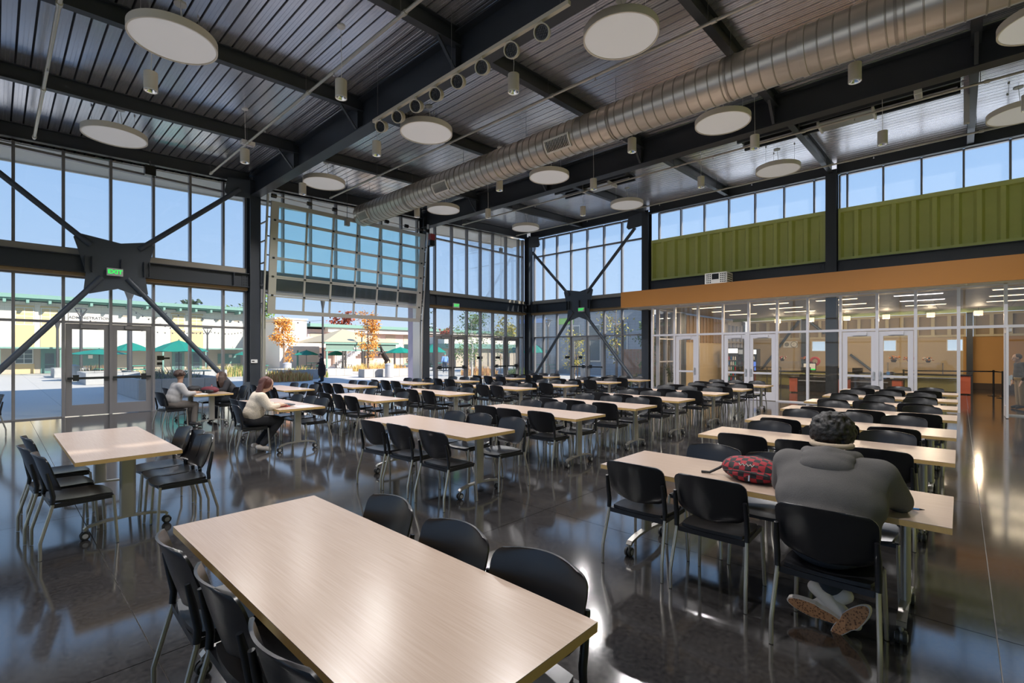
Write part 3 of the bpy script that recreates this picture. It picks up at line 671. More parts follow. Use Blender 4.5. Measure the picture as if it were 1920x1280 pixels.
# ================================================================== TRACK SPOTLIGHTS
TX_, TZ_ = -14.2, 6.36
tk = thing('lighting_track', (TX_, -10.2, TZ_), 'beige lighting track hung along the deep roof girder', 'light track')
pbox('rail', 'track', tk, TX_ - .03, TX_ + .03, -13.05, -8.15, TZ_, TZ_ + .06)
for y in (-8.3, -10.6, -12.9): MB().tube([(TX_, y, TZ_ + .06), (TX_, y, ZD(TX_))], .006, 5).build('hanger_rod', 'pipe_dark', tk)
for i in range(8):
    y = -8.42 - i * .585 - (.0 if i < 6 else .05)
    t = thing('track_spotlight', (TX_ + .0, y, TZ_ - .2), 'round beige spotlight with black lens, %s along the lighting track from courtyard end' % (ORD + ['eighth'])[i], 'spotlight', 'track spotlights')
    d = Vector((-.78, -.35, -.42)).normalized(); q = d.to_track_quat('Z', 'Y').to_matrix().to_4x4()
    M_ = Matrix.Translation((TX_ + .02, y, TZ_ - .15)) @ q
    MB().lathe([(.07, -.10), (.10, -.09), (.105, -.02), (.115, -.01), (.115, .07), (.100, .07), (.098, .03)], 24, M_, True, False).build('can', 'track', t, smooth=40)
    ln = MB().lathe([(.001, .028), (.100, .028)], 24, M_, False, False).build('lens', 'black_lens', t)
    hc = MB()
    for a in range(-2, 3):
        for b_ in range(-2, 3):
            cx_, cy_ = a * .034 + (b_ % 2) * .017, b_ * .03
            if cx_ * cx_ + cy_ * cy_ < .0075: hc.lathe([(.0165, .03), (.0165, .044), (.0145, .044), (.0145, .03)], 6, M_ @ Matrix.Translation((cx_, cy_, 0)), False, False)
    hc.build('louvre', 'pipe_dark', ln)
    MB().tube([(TX_, y, TZ_), (TX_, y, TZ_ - .05)], .02, 8).tube([(TX_, y, TZ_ - .04), (TX_ + .10, y + .08, TZ_ - .08), (TX_ + .06, y + .12, TZ_ - .16)], .012, 6).build('yoke', 'track', t)
# ================================================================== PIPES
for x, lb, mt, r in ((-18.8, 'pale sprinkler pipe above the braced windows', 'pipe', .032), (-15.05, 'pale sprinkler pipe left of the deep girder', 'pipe', .030), (-11.3, 'pale sprinkler pipe beside the spiral duct', 'pipe', .028), (-5.05, 'thin pipe under the light deck beside the girder', 'pipe', .026), (-1.45, 'thin pipe along the clerestory eave beam', 'pipe', .026)):
    z = 7.68 + .042 * x
    t = thing('sprinkler_pipe', (x, -10, z), lb, 'pipe', 'sprinkler pipes')
    MB().tube([(x, Y_B + .1, z), (x, -.42, z)], r, 10).build('pipe_run', mt, t, smooth=True)
    for y in (-.55, -W / 2 - .2, -W - .2, -1.5 * W - .2, -2 * W - .2, -2.5 * W - .2):
        M_ = Matrix.Translation((x, y, z)) @ Matrix.Rotation(PI / 2, 4, 'X')
        MB().lathe([(r, -.05), (r + .012, -.045), (r + .012, .045), (r, .05)], 10, M_, False, False).build('coupling', mt, t, smooth=40)
        MB().tube([(x, y + .1, z), (x, y + .1, ZD(x))], .007, 5).build('hanger', 'pipe_dark', t)
        if y < -1: MB().tube([(x, y - 1.1, z - r), (x, y - 1.1, z - r - .05)], .010, 6).lathe([(.022, 0), (.022, .006)], 8, Matrix.Translation((x, y - 1.1, z - r - .056))).build('sprinkler_head', 'alu_mill', t)
# ================================================================== dropped skylight trough + grey panels near the clerestory
for (y0, y1, lb) in ((-8.6, -5.6, 'dark ceiling trough with a pale hinged panel, nearer the corner'), (-16.9, -12.2, 'dark ceiling trough with a grey hinged panel, over the container wall')):
    t = thing('ceiling_trough', (-4.3, (y0 + y1) / 2, 7.4), lb, 'ceiling unit', 'ceiling troughs')
    zz = ZD(-4.3) - .22
    pbox('side_beam', 'steel', t, -4.95, -4.88, y0, y1, zz, zz + .20); pbox('side_beam', 'steel', t, -4.28, -4.21, y0, y1, zz, zz + .20)
    pbox('liner', 'black_lens', t, -4.88, -4.28, y0, y1, zz + .13, zz + .20)
    yc = (y0 + y1) / 2 - .2
    pbox('hinged_panel', 'alu_mill', t, -4.86, -4.26, yc - .55, yc + .55, zz - .06, zz - .02)
    pbox('panel_rim', 'white_paint', t, -4.86, -4.26, yc + .55, yc + .60, zz - .10, zz + .02); pbox('panel_rim', 'white_paint', t, -4.86, -4.26, yc - .60, yc - .55, zz - .10, zz + .02)
    MB().tube([(-4.58, y0 + .05, zz + .02), (-4.58, y1 - .05, zz + .02)], .018, 8).build('lift_rod', 'alu_mill', t)
    t['kind'] = 'structure'
# hanging white strut at the container wall (light pole)
t = thing('ceiling_strut', (-5.4, -16.98, 7.2), 'white vertical strut hanging by the ceiling trough', 'strut'); pbox('strut_bar', 'alu_white', t, -4.3, -4.2, -17.05, -16.95, 6.95, ZD(-4.3) - .005); pbox('strut_cap', 'alu_white', t, -4.36, -4.14, -17.09, -16.91, ZD(-4.3) - .02, ZD(-4.3))
# ================================================================== small fixtures on walls
def exit_sign(M, label, legend='EXIT'):
    t = thing('exit_sign', tuple(M.translation), label, 'exit sign', 'exit signs')
    MB().box(-.17, .17, -.03, .03, -.10, .10, M).build('housing', 'exit_box', t)
    MB().box(-.155, .155, -.034, -.03, -.085, .085, M).build('face', 'exit_box', t)
    textmesh('lettering', legend, .15, 'exit_green', t, M @ Matrix.Translation((0, -.036, 0)) @ Matrix.Rotation(PI / 2, 4, 'X'), .002, bold=.004)
exit_sign(Matrix.Translation((-17.25, -.26, 3.85)), 'EXIT sign with green letters on the large star gusset')
exit_sign(Matrix.Translation((-5.19, -.16, 3.83)), 'green EXIT sign on the beam left of the glazed corner')
exit_sign(Matrix.Translation((-.26, -3.58, 3.76)) @ Matrix.Rotation(-PI / 2, 4, 'Z'), 'green EXIT sign on the corner brace gusset')
t = thing('projector', (-1.4, -10.4, 4.205), 'white perforated projector box on the orange fascia', 'projector')
pbox('cage', 'white_paint', t, -1.62, -1.0, -10.78, -10.0, 4.208, 4.60)
pbox('lens_window', 'black_lens', t, -1.63, -1.615, -10.50, -10.26, 4.36, 4.56)
for yy in (-10.08, -10.14, -10.20, -10.57, -10.63, -10.69, -10.74):
    for zz in (4.26, 4.33, 4.40, 4.47, 4.54): pbox('vent_hole', 'black_lens', t, -1.624, -1.61, yy - .018, yy + .018, zz - .02, zz + .02)
for zz in (4.28, 4.36, 4.44, 4.52): pbox('side_slot', 'black_lens', t, -1.55, -1.08, -10.784, -10.77, zz - .012, zz + .012)
t = thing('wall_speaker', (-16.47, -.1, 6.7), 'small dark loudspeaker hung below the eave in braced bay', 'speaker')
pbox('cabinet', 'black_lens', t, -16.60, -16.35, -.30, -.10, 6.66, 6.93); MB().tube([(-16.47, -.2, 6.93), (-16.47, -.2, 7.08)], .015, 6).tube([(-16.47, -.2, 7.08), (-16.47, -.05, 7.10)], .012, 6).build('bracket', 'pipe_dark', t)
t = thing('thermostat', (-13.74, -.17, 1.4), 'white wall control box on the column by overhead door', 'switch')
pbox('body', 'white_paint', t, -13.83, -13.64, -.195, -.161, 1.36, 1.47); pbox('display', 'black_lens', t, -13.81, -13.73, -.198, -.194, 1.40, 1.43)
t = thing('hanging_sensor', (-1.95, .1, 6.7), 'small box on a thin rod in the corner windows', 'sensor')
MB().tube([(-2.0, .12, 6.98), (-2.0, .12, 7.62)], .010, 6).build('rod', 'pipe_dark', t); pbox('box', 'caster_grey', t, -2.08, -1.92, .06, .18, 6.78, 6.98)
t = thing('hanging_sensor', (-10.7, -.9, 5.9), 'small box on a thin rod in front of the overhead door', 'sensor')
MB().tube([(-10.95, -1.0, 6.42), (-10.95, -1.0, ZD(-10.95))], .010, 6).build('rod', 'pipe_dark', t); pbox('box', 'caster_grey', t, -11.03, -10.87, -1.06, -.94, 6.18, 6.42)
for i, (x, y, lb) in enumerate(((-15.0, -3.42, 'white emergency light on the joist left of the deep girder'), (-5.3, -16.2, 'white emergency light by the clerestory girder'))):
    t = thing('emergency_light', (x, y, 7.0), lb, 'emergency light', 'emergency lights'); z = ZJ(x)
    pbox('body', 'white_paint', t, x - .16, x + .16, y - .07, y + .07, z - .10, z - .005); pbox('lens', 'alu_white', t, x - .12, x + .12, y - .05, y + .05, z - .12, z - .10)
for i, y in enumerate((-6.7, -8.9, -10.1, -12.6, -14.6, -17.0)):
    t = thing('sprinkler_drop', (-1.3, y, 3.5), 'small white soffit sprinkler ' + ['at the orange fascia end', 'before the single white door', 'beside the single white door', 'after the first white door pair', 'above the second white door pair', 'above the open white door'][i], 'sprinkler', 'soffit sprinklers')
    MB().lathe([(.035, 0), (.03, .012)], 10, Matrix.Translation((-1.3, y, 3.548))).build('escutcheon', 'white_paint', t); MB().tube([(-1.3, y, 3.548), (-1.3, y, 3.50)], .012, 6).lathe([(.025, 0), (.025, .005)], 8, Matrix.Translation((-1.3, y, 3.497))).build('head', 'alu_mill', t)
# ================================================================== CHAIRS AND TABLES
def chair_proto():
    t = thing('stacking_chair', (0, 0, 0), 'black chair', 'chair', 'black stacking chairs')
    # seat: dished, rounded, waterfall front
    N = 10; top = []; 
    def seat_pt(u, v):
        # superellipse mapping of the square
        x = u * math.sqrt(1 - .42 * v * v * .5); y = v * math.sqrt(1 - .42 * u * u * .5)
        z = .455 - .014 * (1 - x * x) * (1 - y * y) - (.022 * max(0, x - .55) ** 2 / .2 * 1.0 if x > .55 else 0) + .006 * max(0, -x)
        return Vector((.005 + .215 * x, .222 * y * (1 - .04 * x), z))
    vs = []; fs = []
    for k_, dz in ((0, 0), (1, -.022)):
        for i in range(N + 1):
            for j in range(N + 1):
                p = seat_pt(-1 + 2 * i / N, -1 + 2 * j / N); vs.append((p.x, p.y, p.z + dz))
    M2 = (N + 1) ** 2
    for i in range(N):
        for j in range(N):
            a = i * (N + 1) + j; fs.append((a, a + N + 1, a + N + 2, a + 1)); fs.append((a + M2, a + 1 + M2, a + N + 2 + M2, a + N + 1 + M2))
    for j in range(N):
        for (a, b_) in ((j, j + 1), (N * (N + 1) + j, N * (N + 1) + j + 1), (j * (N + 1), (j + 1) * (N + 1)), (j * (N + 1) + N, (j + 1) * (N + 1) + N)): fs.append((a, b_, b_ + M2, a + M2))
    MB().add(vs, fs).build('seat', 'chair_black', t, smooth=50, local=True)
    # backrest shell
    VS = [0, .02, .06, .12, .20, .30, .42, .56, .70, .80, .87, .93, .97, .99, 1.0]; NU, NV = 12, len(VS) - 1; vs = []; fs = []
    def back_pt(u, v, off):
        H_ = .318; zz = .522 + H_ * v; hw = .245; rt_, rb_ = .060, .105
        dt = H_ * v - (H_ - rt_); db = rb_ - H_ * v
        if dt > 0: hw -= rt_ * (1 - math.sqrt(max(0, 1 - (dt / rt_) ** 2)))
        if db > 0: hw -= rb_ * (1 - math.sqrt(max(0, 1 - (db / rb_) ** 2))) + .012 * db / rb_
        y = u * hw
        zz -= .012 * u * u * v
        lean = -.195 - .055 * v - .035 * v * v
        curve = .062 * (u * u) * (1 - .15 * v) - .012 * math.sin(PI * v) - .02 * max(0, v - .75) ** 2 * 8
        return Vector((lean + curve - off, y, zz))
    for k_, off in ((0, 0), (1, .011)):
        for i in range(NV + 1):
            for j in range(NU + 1): vs.append(back_pt(-1 + 2 * j / NU, VS[i], off))
    M2 = (NU + 1) * (NV + 1)
    for i in range(NV):
        for j in range(NU):
            a = i * (NU + 1) + j; fs.append((a, a + 1, a + NU + 2, a + NU + 1)); fs.append((a + M2, a + NU + 1 + M2, a + NU + 2 + M2, a + 1 + M2))
    for j in range(NU): fs.append((j, j + M2, j + 1 + M2, j + 1)); q = NV * (NU + 1) + j; fs.append((q, q + 1, q + 1 + M2, q + M2))
    for i in range(NV): q = i * (NU + 1); fs.append((q, q + NU + 1, q + NU + 1 + M2, q + M2)); q += NU; fs.append((q, q + M2, q + NU + 1 + M2, q + NU + 1))
    MB().add(vs, fs).build('backrest', 'chair_black', t, smooth=50, local=True)
    # under-seat frame
    fr = MB()
    for s in (-1, 1): fr.bar((-.195, s * .222, .418), (.195, s * .215, .420), .022, .034)
    fr.bar((-.195, -.222, .418), (-.195, .222, .418), .022, .034); fr.bar((.19, -.215, .418), (.19, .215, .418), .02, .028)
    fr.build('seat_frame', 'chair_black', t, local=True)
    for s in (-1, 1):
        MB().tube([(-.275, s * .252, .004), (-.275, s * .252, .14), (-.262, s * .250, .19), (-.200, s * .238, .42), (-.196, s * .238, .50), (-.215, s * .238, .60)], .0125, 8).build('leg', 'chair_leg', t, smooth=True, local=True)
        MB().tube([(-.201, s * .239, .435), (-.196, s * .239, .50), (-.216, s * .239, .61), (-.235, s * .236, .70)], [.0165, .0175, .0165, .012], 10).build('post_sleeve', 'chair_black', t, smooth=True, local=True)
        MB().tube([(.222, s * .236, .004), (.205, s * .226, .30), (.196, s * .222, .425)], .0125, 8).build('leg', 'chair_leg', t, smooth=True, local=True)
    return t
def table_proto():
    t = thing('folding_table', (0, 0, 0), 'table', 'table', 'maple-topped tables'); HX, HY = .39, 1.10
    pbox('table_top', 'table_top', t, -HX, HX, -HY, HY, .7385, .742, local=True)
    ed = MB().box(-HX, HX, -HY, HY, .706, .7385).build('edge_band', 'table_edge', t, local=True)
    fr = MB().box(-.045, .045, -.85, .85, .672, .700)
    fr.build('stretcher', 'table_leg', t, local=True)
    for s in (-1, 1):
        y = s * .88
        pbox('support_plate', 'table_leg', t, -.26, .26, y - .04, y + .04, .675, .706, local=True)
        # oval column
        pr_ = [(.062 * math.cos(a) ** 1 if 0 else .062 * (abs(math.cos(a)) ** .6) * (1 if math.cos(a) >= 0 else -1), .026 * (abs(math.sin(a)) ** .6) * (1 if math.sin(a) >= 0 else -1)) for a in [2 * PI * k_ / 16 for k_ in range(16)]]
        MB().prism([(a, y + b_) for a, b_ in pr_], 'z', .135, .676).build('leg', 'table_leg', t, smooth=50, local=True)
        arc = [(-.31, .092), (-.29, .112), (-.18, .136), (0, .146), (.18, .136), (.29, .112), (.31, .092)]
        ft = MB()
        for q in range(6): ft.bar((arc[q][0], y, arc[q][1]), (arc[q+1][0], y, arc[q+1][1]), .046, .022)
        f_ = ft.build('foot', 'table_leg', t, local=True)
        for e_ in (-1, 1):
            c_ = thing('caster', (0, 0, 0)); c_.parent = t
            M_ = Matrix.Translation((e_ * .305, y, .038)) @ Matrix.Rotation(PI / 2, 4, 'X')
            bpy.data.objects.remove(c_)
            w_ = MB().lathe([(.012, -.028), (.034, -.027), (.038, -.022), (.038, -.008), (.020, -.006), (.020, .006), (.038, .008), (.038, .022), (.034, .027), (.012, .028)], 16, M_).build('caster', 'rubber', t, smooth=40, local=True)
            MB().lathe([(.02, -.031), (.022, -.027), (.022, .027), (.02, .031)], 12, M_).build('hub', 'caster_grey', w_, smooth=40, local=True)
            MB().tube([(e_ * .305, y, .055), (e_ * .305, y, .100)], .012, 8).build('stem', 'table_leg', w_, local=True)
    return t
CH = chair_proto(); TB = table_proto(); index_kids(CH); index_kids(TB)
used = {'c': False, 't': False}
def place_chair(x, y, rz, label):
    if not used['c']:
        used['c'] = True; CH.location = (x, y, 0); CH.rotation_euler = (0, 0, rz); CH['label'] = label; return CH
    return dup(CH, (x, y, 0), rz, label)
def place_table(x, y, rz, label):
    if not used['t']:
        used['t'] = True; TB.location = (x, y, 0); TB.rotation_euler = (0, 0, rz); TB['label'] = label; return TB
    return dup(TB, (x, y, 0), rz, label)
rng = random.Random(11)
ROWS = {
 'r': ([-15.57, -13.50, -11.84, -10.0, -8.33, -6.60, -4.52], [-15.76] * 7, 'row beside the open doorway'),
 'm': ([-15.51, -13.45, -11.73, -10.03, -8.04, -6.30, -4.35], [-11.80] * 7, 'third row from courtyard windows'),
 'l': ([-15.87, -14.05, -12.20, -9.95, -8.17, -6.0, -4.2], [-7.58, -7.48, -7.48, -7.48, -7.6, -7.75, -7.85], 'second row from courtyard windows'),
 'p': ([-16.03, -14.15, -12.45, -10.5, -8.73, -6.42, -4.5], [-3.32, -3.45, -3.7, -3.75, -3.95, -3.97, -4.15], 'row along the courtyard windows')}
FIX = {('r', 0): dict(a=[.72, .14, -.58], da=-.19), ('m', 0): dict(a=[.38, -.15, -.84], b=[.27, -.2, -.8], da=-.33, db=-.27),
       ('l', 0): dict(a=[.55, 0, -.62])}
SEATS = ['window-end', 'middle', 'doorway-end']
CHAIRS = {}
for rk, (TXs, TYs, rn) in ROWS.items():
    for i, (tx, ty) in enumerate(zip(TXs, TYs)):
        nth = ORD[6 - i]
        place_table(tx, ty, 0, 'maple-topped folding table on casters, %s from the storefront, %s' % (nth, rn))
        fx = FIX.get((rk, i), {}); sh = rng.uniform(-.10, .06)
        for side in ('a', 'b'):
            offs = fx.get(side, [.58 + sh, 0 + sh, -.60 + sh]); dd = fx.get('d' + side, -.24 + rng.uniform(-.05, .05))
            for k, o_ in enumerate(offs):
                jx = rng.uniform(-.035, .035); jy = rng.uniform(-.03, .03) if side not in fx else 0; jr = rng.uniform(-.07, .07)
                lb = 'black chair %s storefront, %s seat, %s table from storefront, %s' % ('facing' if side == 'a' else 'backing', SEATS[k], nth, rn)
                if side == 'a': c = place_chair(tx - .39 + dd + .265 + jx, ty + o_ + jy, jr, lb)
                else: c = place_chair(tx + .39 - dd - .265 + jx, ty + o_ + jy, PI + jr, lb)
                CHAIRS[(rk, i, side, k)] = c
# two tables nearest the camera
place_table(-18.41, -14.86, 0, 'large foreground maple-topped table with bare grained surface')
for k, (xa, ya, xb, yb) in enumerate([(-18.66, -14.25, -18.14, -14.47), (-18.64, -14.80, -18.16, -15.08), (-18.64, -15.40, -18.16, -15.62)]):
    place_chair(xa, ya, .03 * (k - 1), 'black chair facing storefront, %s seat, at the large foreground table' % SEATS[k])
    place_chair(xb, yb, PI + .05 * (k - 1), 'black chair backing storefront, %s seat, at the large foreground table' % SEATS[k])
place_table(-18.60, -10.24, 0, 'maple-topped table with a sunlit streak, opposite the panic-bar doors')
for k, (xa, ya, xb, yb) in enumerate([(-18.98, -9.95, -18.22, -10.42), (-19.02, -10.62, -18.20, -10.82), (-18.95, -11.18, -18.22, -11.20)]):
    place_chair(xa, ya, .06, 'black chair facing storefront, %s seat, at sun-streaked table opposite panic-bar doors' % SEATS[k])
    place_chair(xb, yb, PI + .04, 'black chair backing storefront, %s seat, at sun-streaked table opposite panic-bar doors' % SEATS[k])
place_chair(-19.62, -2.6, PI + .2, 'lone black chair beside the braced window mullions')
# ================================================================== PEOPLE
pm('skin_brown', (.30, .17, .11), .55); pm('skin_tan', (.45, .28, .20), .55); pm('hoodie_grey', (.115, .108, .105), .9, 0, .2, .18, 220, .25); pm('hood_lining', (.42, .33, .24), .9)
pm('jeans', (.035, .04, .05), .85, 0, .2, .3, 160); pm('hair_black', (.012, .010, .009), .55, 0, .5, .5, 60, .6); pm('hair_red', (.085, .022, .014), .5, 0, .5, .5, 14, .5, (30, 30, 2)); pm('hair_brown', (.045, .022, .014), .5, 0, .5, .5, 14, .5, (30, 30, 2))
pm('shoe_white', (.55, .50, .46), .6); pm('sweater_grey', (.34, .33, .33), .9, 0, .2, .12, 120, .2); pm('pants_taupe', (.13, .115, .105), .85, 0, .2, .2, 90); pm('sweater_cream', (.62, .54, .44), .95, 0, .15, .25, 70, .8)
pm('dark_cloth', (.016, .016, .02), .85); pm('coat_brown', (.030, .014, .012), .8); pm('shirt_blue', (.22, .38, .78), .8); pm('cap_green', (.02, .35, .28), .7); pm('shorts_navy', (.03, .04, .07), .8); pm('khaki', (.22, .16, .09), .85); pm('eye', (.015, .012, .01), .2); pm('lip', (.28, .10, .08), .5)
m, n, l, b = nmat('gum_sole')
tcn = n.new('ShaderNodeTexCoord'); bt = n.new('ShaderNodeTexVoronoi'); bt.inputs['Scale'].default_value = 75; rp = n.new('ShaderNodeValToRGB'); l.new(tcn.outputs['Object'], bt.inputs['Vector']); l.new(bt.outputs['Distance'], rp.inputs[0])
rp.color_ramp.elements[0].position = .25; rp.color_ramp.elements[0].color = (.12, .045, .02, 1); rp.color_ramp.elements[1].position = .5; rp.color_ramp.elements[1].color = (.42, .20, .09, 1); l.new(rp.outputs[0], b.inputs['Base Color']); b.inputs['Roughness'].default_value = .7
def V(*a): return Vector(a)
class Blob:
    def __init__(s, F=None): s.mb = MB(); s.F = F or Matrix.Identity(4)
    def cap(s, p0, p1, r0, r1=None):
        r1 = r0 if r1 is None else r1; p0 = Vector(p0); p1 = Vector(p1); d = (p1 - p0)
        if d.length < 1e-5: d = Vector((0, 0, 1e-4))
        u = d.normalized(); pts = []; rr = []
        for k in (.05, .4, .75, 1): a = k * PI / 2; pts.append(p0 - u * r0 * math.cos(a)); rr.append(r0 * math.sin(a))
        for k in (.999, .75, .4, .05): a = k * PI / 2; pts.append(p1 + u * r1 * math.cos(a)); rr.append(r1 * math.sin(a))
        s.mb.tube([s.F @ p for p in pts], rr, 10); return s
    def chain(s, pts, rs):
        for i in range(len(pts) - 1): s.cap(pts[i], pts[i+1], rs[i], rs[i+1])
        return s
    def ell(s, c, r, R=None):
        M_ = s.F.to_3x3().to_4x4() @ (R or Matrix.Identity(4)); s.mb.ball(s.F @ Vector(c), 1.0, 14, 9, r, M_.to_3x3()); return s
    def build(s, name, mat, parent, vox=.014, it=3):
        me = s.mb.mesh(name + '_raw', mat); o = bpy.data.objects.new(name + '_raw', me); COL.objects.link(o)
        r = o.modifiers.new('r', 'REMESH'); r.mode = 'VOXEL'; r.voxel_size = vox; r.use_smooth_shade = True
        q = o.modifiers.new('s', 'SMOOTH'); q.factor = .5; q.iterations = it
        bpy.context.view_layer.update()
        m2 = bpy.data.meshes.new_from_object(o.evaluated_get(bpy.context.evaluated_depsgraph_get())); bpy.data.objects.remove(o); bpy.data.meshes.remove(me)
        m2.name = name; m2.materials.clear(); m2.materials.append(MATS[mat])
        for p in m2.polygons: p.use_smooth = True
        return mk(name, m2, parent)
def hand(B, w, d, side, up=(0, 0, 1), s=1.0, curl=.5):
    """w wrist, d pointing direction, side: lateral unit towards the thumb"""
    w = Vector(w); d = Vector(d).normalized(); up = Vector(up); sd_ = Vector(side).normalized()
    B.cap(w, w + d * .05 * s, .022 * s, .030 * s)
    for k, (o_, L) in enumerate([(.030, .068), (.011, .078), (-.009, .072), (-.028, .056)]):
        a = w + d * .075 * s + sd_ * o_ * s; m1 = a + d * L * .5 * s - up * .004; e_ = m1 + (d * (1 - curl * .6) - up * curl).normalized() * L * .5 * s
        B.chain([w + d * .03 * s + sd_ * o_ * .6 * s, a, m1, e_], [.013 * s, .0105 * s, .0095 * s, .008 * s])
    t0 = w + d * .02 * s + sd_ * .025 * s; B.chain([t0, t0 + d * .03 * s + sd_ * .025 * s, t0 + d * .06 * s + sd_ * .03 * s - up * .008], [.014 * s, .011 * s, .009 * s])
def head(B, c, fwd, r=.1, up=(0, 0, 1)):
    c = Vector(c); f = Vector(fwd).normalized(); u = Vector(up); u = (u - f * u.dot(f)).normalized(); s_ = f.cross(u)
    R = Matrix((( f.x, s_.x, u.x), (f.y, s_.y, u.y), (f.z, s_.z, u.z))).to_4x4()
    B.ell(c + u * .02, (r * 1.0, r * .78, r * 1.05), R).ell(c + f * r * .30 - u * r * .50, (r * .62, r * .55, r * .72), R)
    B.cap(c + f * r * .98 + u * .01, c + f * r * 1.16 - u * .025, .011, .016)                       # nose
    for k in (-1, 1): B.ell(c + s_ * k * r * .80 - u * .005, (.018, .010, .030), R)                  # ears
    B.cap(c + f * r * .90 - u * r * .62 + s_ * .018, c + f * r * .90 - u * r * .62 - s_ * .018, .011)  # lips
    return f, s_, u, R
def face(root_body, F, c, fwd, r=.1, up=(0, 0, 1)):
    c = Vector(c); f = Vector(fwd).normalized(); u = Vector(up); u = (u - f * u.dot(f)).normalized(); s_ = f.cross(u)
    for k in (-1, 1): MB().ball(F @ (c + f * r * .90 + s_ * k * r * .36 + u * r * .16), .011, 8, 6).build('eye', 'eye', root_body, smooth=True)
    MB().tube([F @ (c + f * r * 1.0 - u * r * .60 + s_ * r * .2 * k) for k in (-1, 0, 1)], .005, 6).build('mouth', 'lip', root_body, smooth=True)
def person(loc, rz, label, P, skin, top_m, pants_m, shoe_m, hair_m, group=None):
    """P: pose dict in local coordinates (x forward, z up)"""
    F = Matrix.Translation(loc) @ Matrix.Rotation(rz, 4, 'Z')
    root = thing('person', loc, label, 'person', group); w = P.get('w', 1.0)
    hip, chest, neck, hd = [V(*P[k]) for k in ('hip', 'chest', 'neck', 'head')]; hf = V(*P['look'])
    B = Blob(F); B.chain([hip, hip * .5 + chest * .5, chest], [.10 * w, .095 * w, .09 * w]).chain([chest, neck, hd - V(0, 0, .06)], [.07, .05, .052]); head(B, hd, hf, P.get('hr', .1))
    ss = []
    for s in ('l', 'r'):
        sh, el, ha = [V(*P[k + s]) for k in ('sh', 'el', 'ha')]; hp, kn, an, to = [V(*P[k + s]) for k in ('hp', 'kn', 'an', 'to')]
        B.chain([chest, sh, el, ha], [.06, .044 * w, .038, .026]); hd_ = (ha - el).normalized(); lat = hd_.cross(V(0, 0, 1)).normalized() * (-1 if s == 'r' else 1)
        hand(B, ha, P.get('hd' + s, hd_), lat if lat.length > .5 else V(0, 1, 0))
        B.chain([hip, hp, kn, an, to], [.10, .075 * w, .052, .036, .03]); ss.append((s, sh, el, ha, hp, kn, an, to))
    bd = B.build('body', skin, root, .011, 2); face(bd, F, hd, hf, P.get('hr', .1))
    T = Blob(F); tw = P.get('tw', 1.0)
    T.ell(hip * .75 + chest * .25 + V(0, 0, .02), (.155 * tw, .185 * tw, .17)).ell(hip * .4 + chest * .6, (.145 * tw, .185 * tw, .18)).ell(chest, (.13 * tw, .18 * tw, .12))
    for s, sh, el, ha, *_ in ss: T.chain([chest + V(0, 0, .02), sh, sh * .5 + el * .5, el, el * .25 + ha * .75], [.10 * tw, .082 * tw, .072 * tw, .062 * tw, .045])
    for q_ in P.get('xt', []): T.ell(q_[0], q_[1])
    if P.get('coat'): T.chain([hip, hip + V(0, 0, -.12), hip + V(0, 0, -P['coat'])], [.20, .215, .21])
    T.build(P.get('topname', 'sweater'), top_m, root, .016, P.get('sit', 5))
    J = Blob(F); J.ell(hip + V(0, 0, -.01), (.15 * w, .175 * w, .12))
    for s, sh, el, ha, hp, kn, an, to in ss: J.chain([hip, hp, hp * .5 + kn * .5, kn, an + (kn - an) * .12], [.12 * w, .098 * w, .088 * w, .068 * w, .058])
    J.build('trousers', pants_m, root, .016, 4)
    for s, sh, el, ha, hp, kn, an, to in ss:
        d = (to - an); heel = an - d.normalized() * .05 + V(0, 0, -.02) * (1 if not P.get('tuck') else 0)
        S = Blob(F); S.chain([heel, an * .5 + to * .5, to], [.042, .046, .038]); so_ = S.build('shoe', shoe_m, root, .011, 2)
    return root, F, hd, hf
def hairblob(root, F, c, parts, mat, vox=.012, it=1, name='hair'):
    B = Blob(F)
    for q in parts:
        if len(q) == 2: B.ell(V(*q[0]), q[1])
        else: B.chain([V(*p) for p in q[0]], q[1]) if q[2] == 'c' else None
    return B.build(name, mat, root, vox, it)
# --- student in the grey hoodie (seen from behind), local origin on the floor below the hips, x = towards table
SX0, SY0 = -16.09, -16.31
P = dict(hip=(-.04, 0, .56), chest=(.11, 0, .93), neck=(.20, .01, 1.06), head=(.30, .02, 1.165), look=(.75, 0, -.66), shl=(.16, .24, .97), shr=(.16, -.24, .97), ell=(.26, .30, .80), elr=(.30, -.32, .80), hal=(.50, .14, .785), har=(.54, -.12, .785),
         hpl=(.02, .10, .54), hpr=(.02, -.10, .54), knl=(.37, .12, .52), knr=(.37, -.13, .52), anl=(.17, -.03, .17), anr=(.15, .05, .18), tol=(.15, .10, .08), tor=(.14, -.12, .06), w=1.12, tw=1.18, tuck=True, topname='hoodie', sit=16, xt=[((-.01, 0, .66), (.20, .27, .20)), ((.05, 0, .80), (.19, .30, .20)), ((.10, 0, .90), (.17, .30, .14)), ((.20, .20, .86), (.12, .12, .12)), ((.20, -.20, .86), (.12, .12, .12))])
st, F, hd, hf = person((SX0, SY0, 0), 0, 'student with curly black hair in grey hoodie hunched over the table', P, 'skin_brown', 'hoodie_grey', 'jeans', 'shoe_white', 'hair_black')
rg = random.Random(3); B = Blob(F); c = V(*P['head'])
for i in range(420):
    a, z = rg.uniform(0, 2 * PI), rg.uniform(-.75, 1); q = V(math.sqrt(1 - z * z) * math.cos(a), math.sqrt(1 - z * z) * math.sin(a), z)
    if q.x > .45 and q.z < .35: continue
    B.ell(c + V(-.012, 0, .02) + V(q.x * .112, q.y * .116, q.z * .114), [rg.uniform(.010, .019)] * 3)
B.ell(c + V(-.015, 0, .025), (.105, .105, .105)); B.build('hair', 'hair_black', st, .0065, 1)
B = Blob(F); 
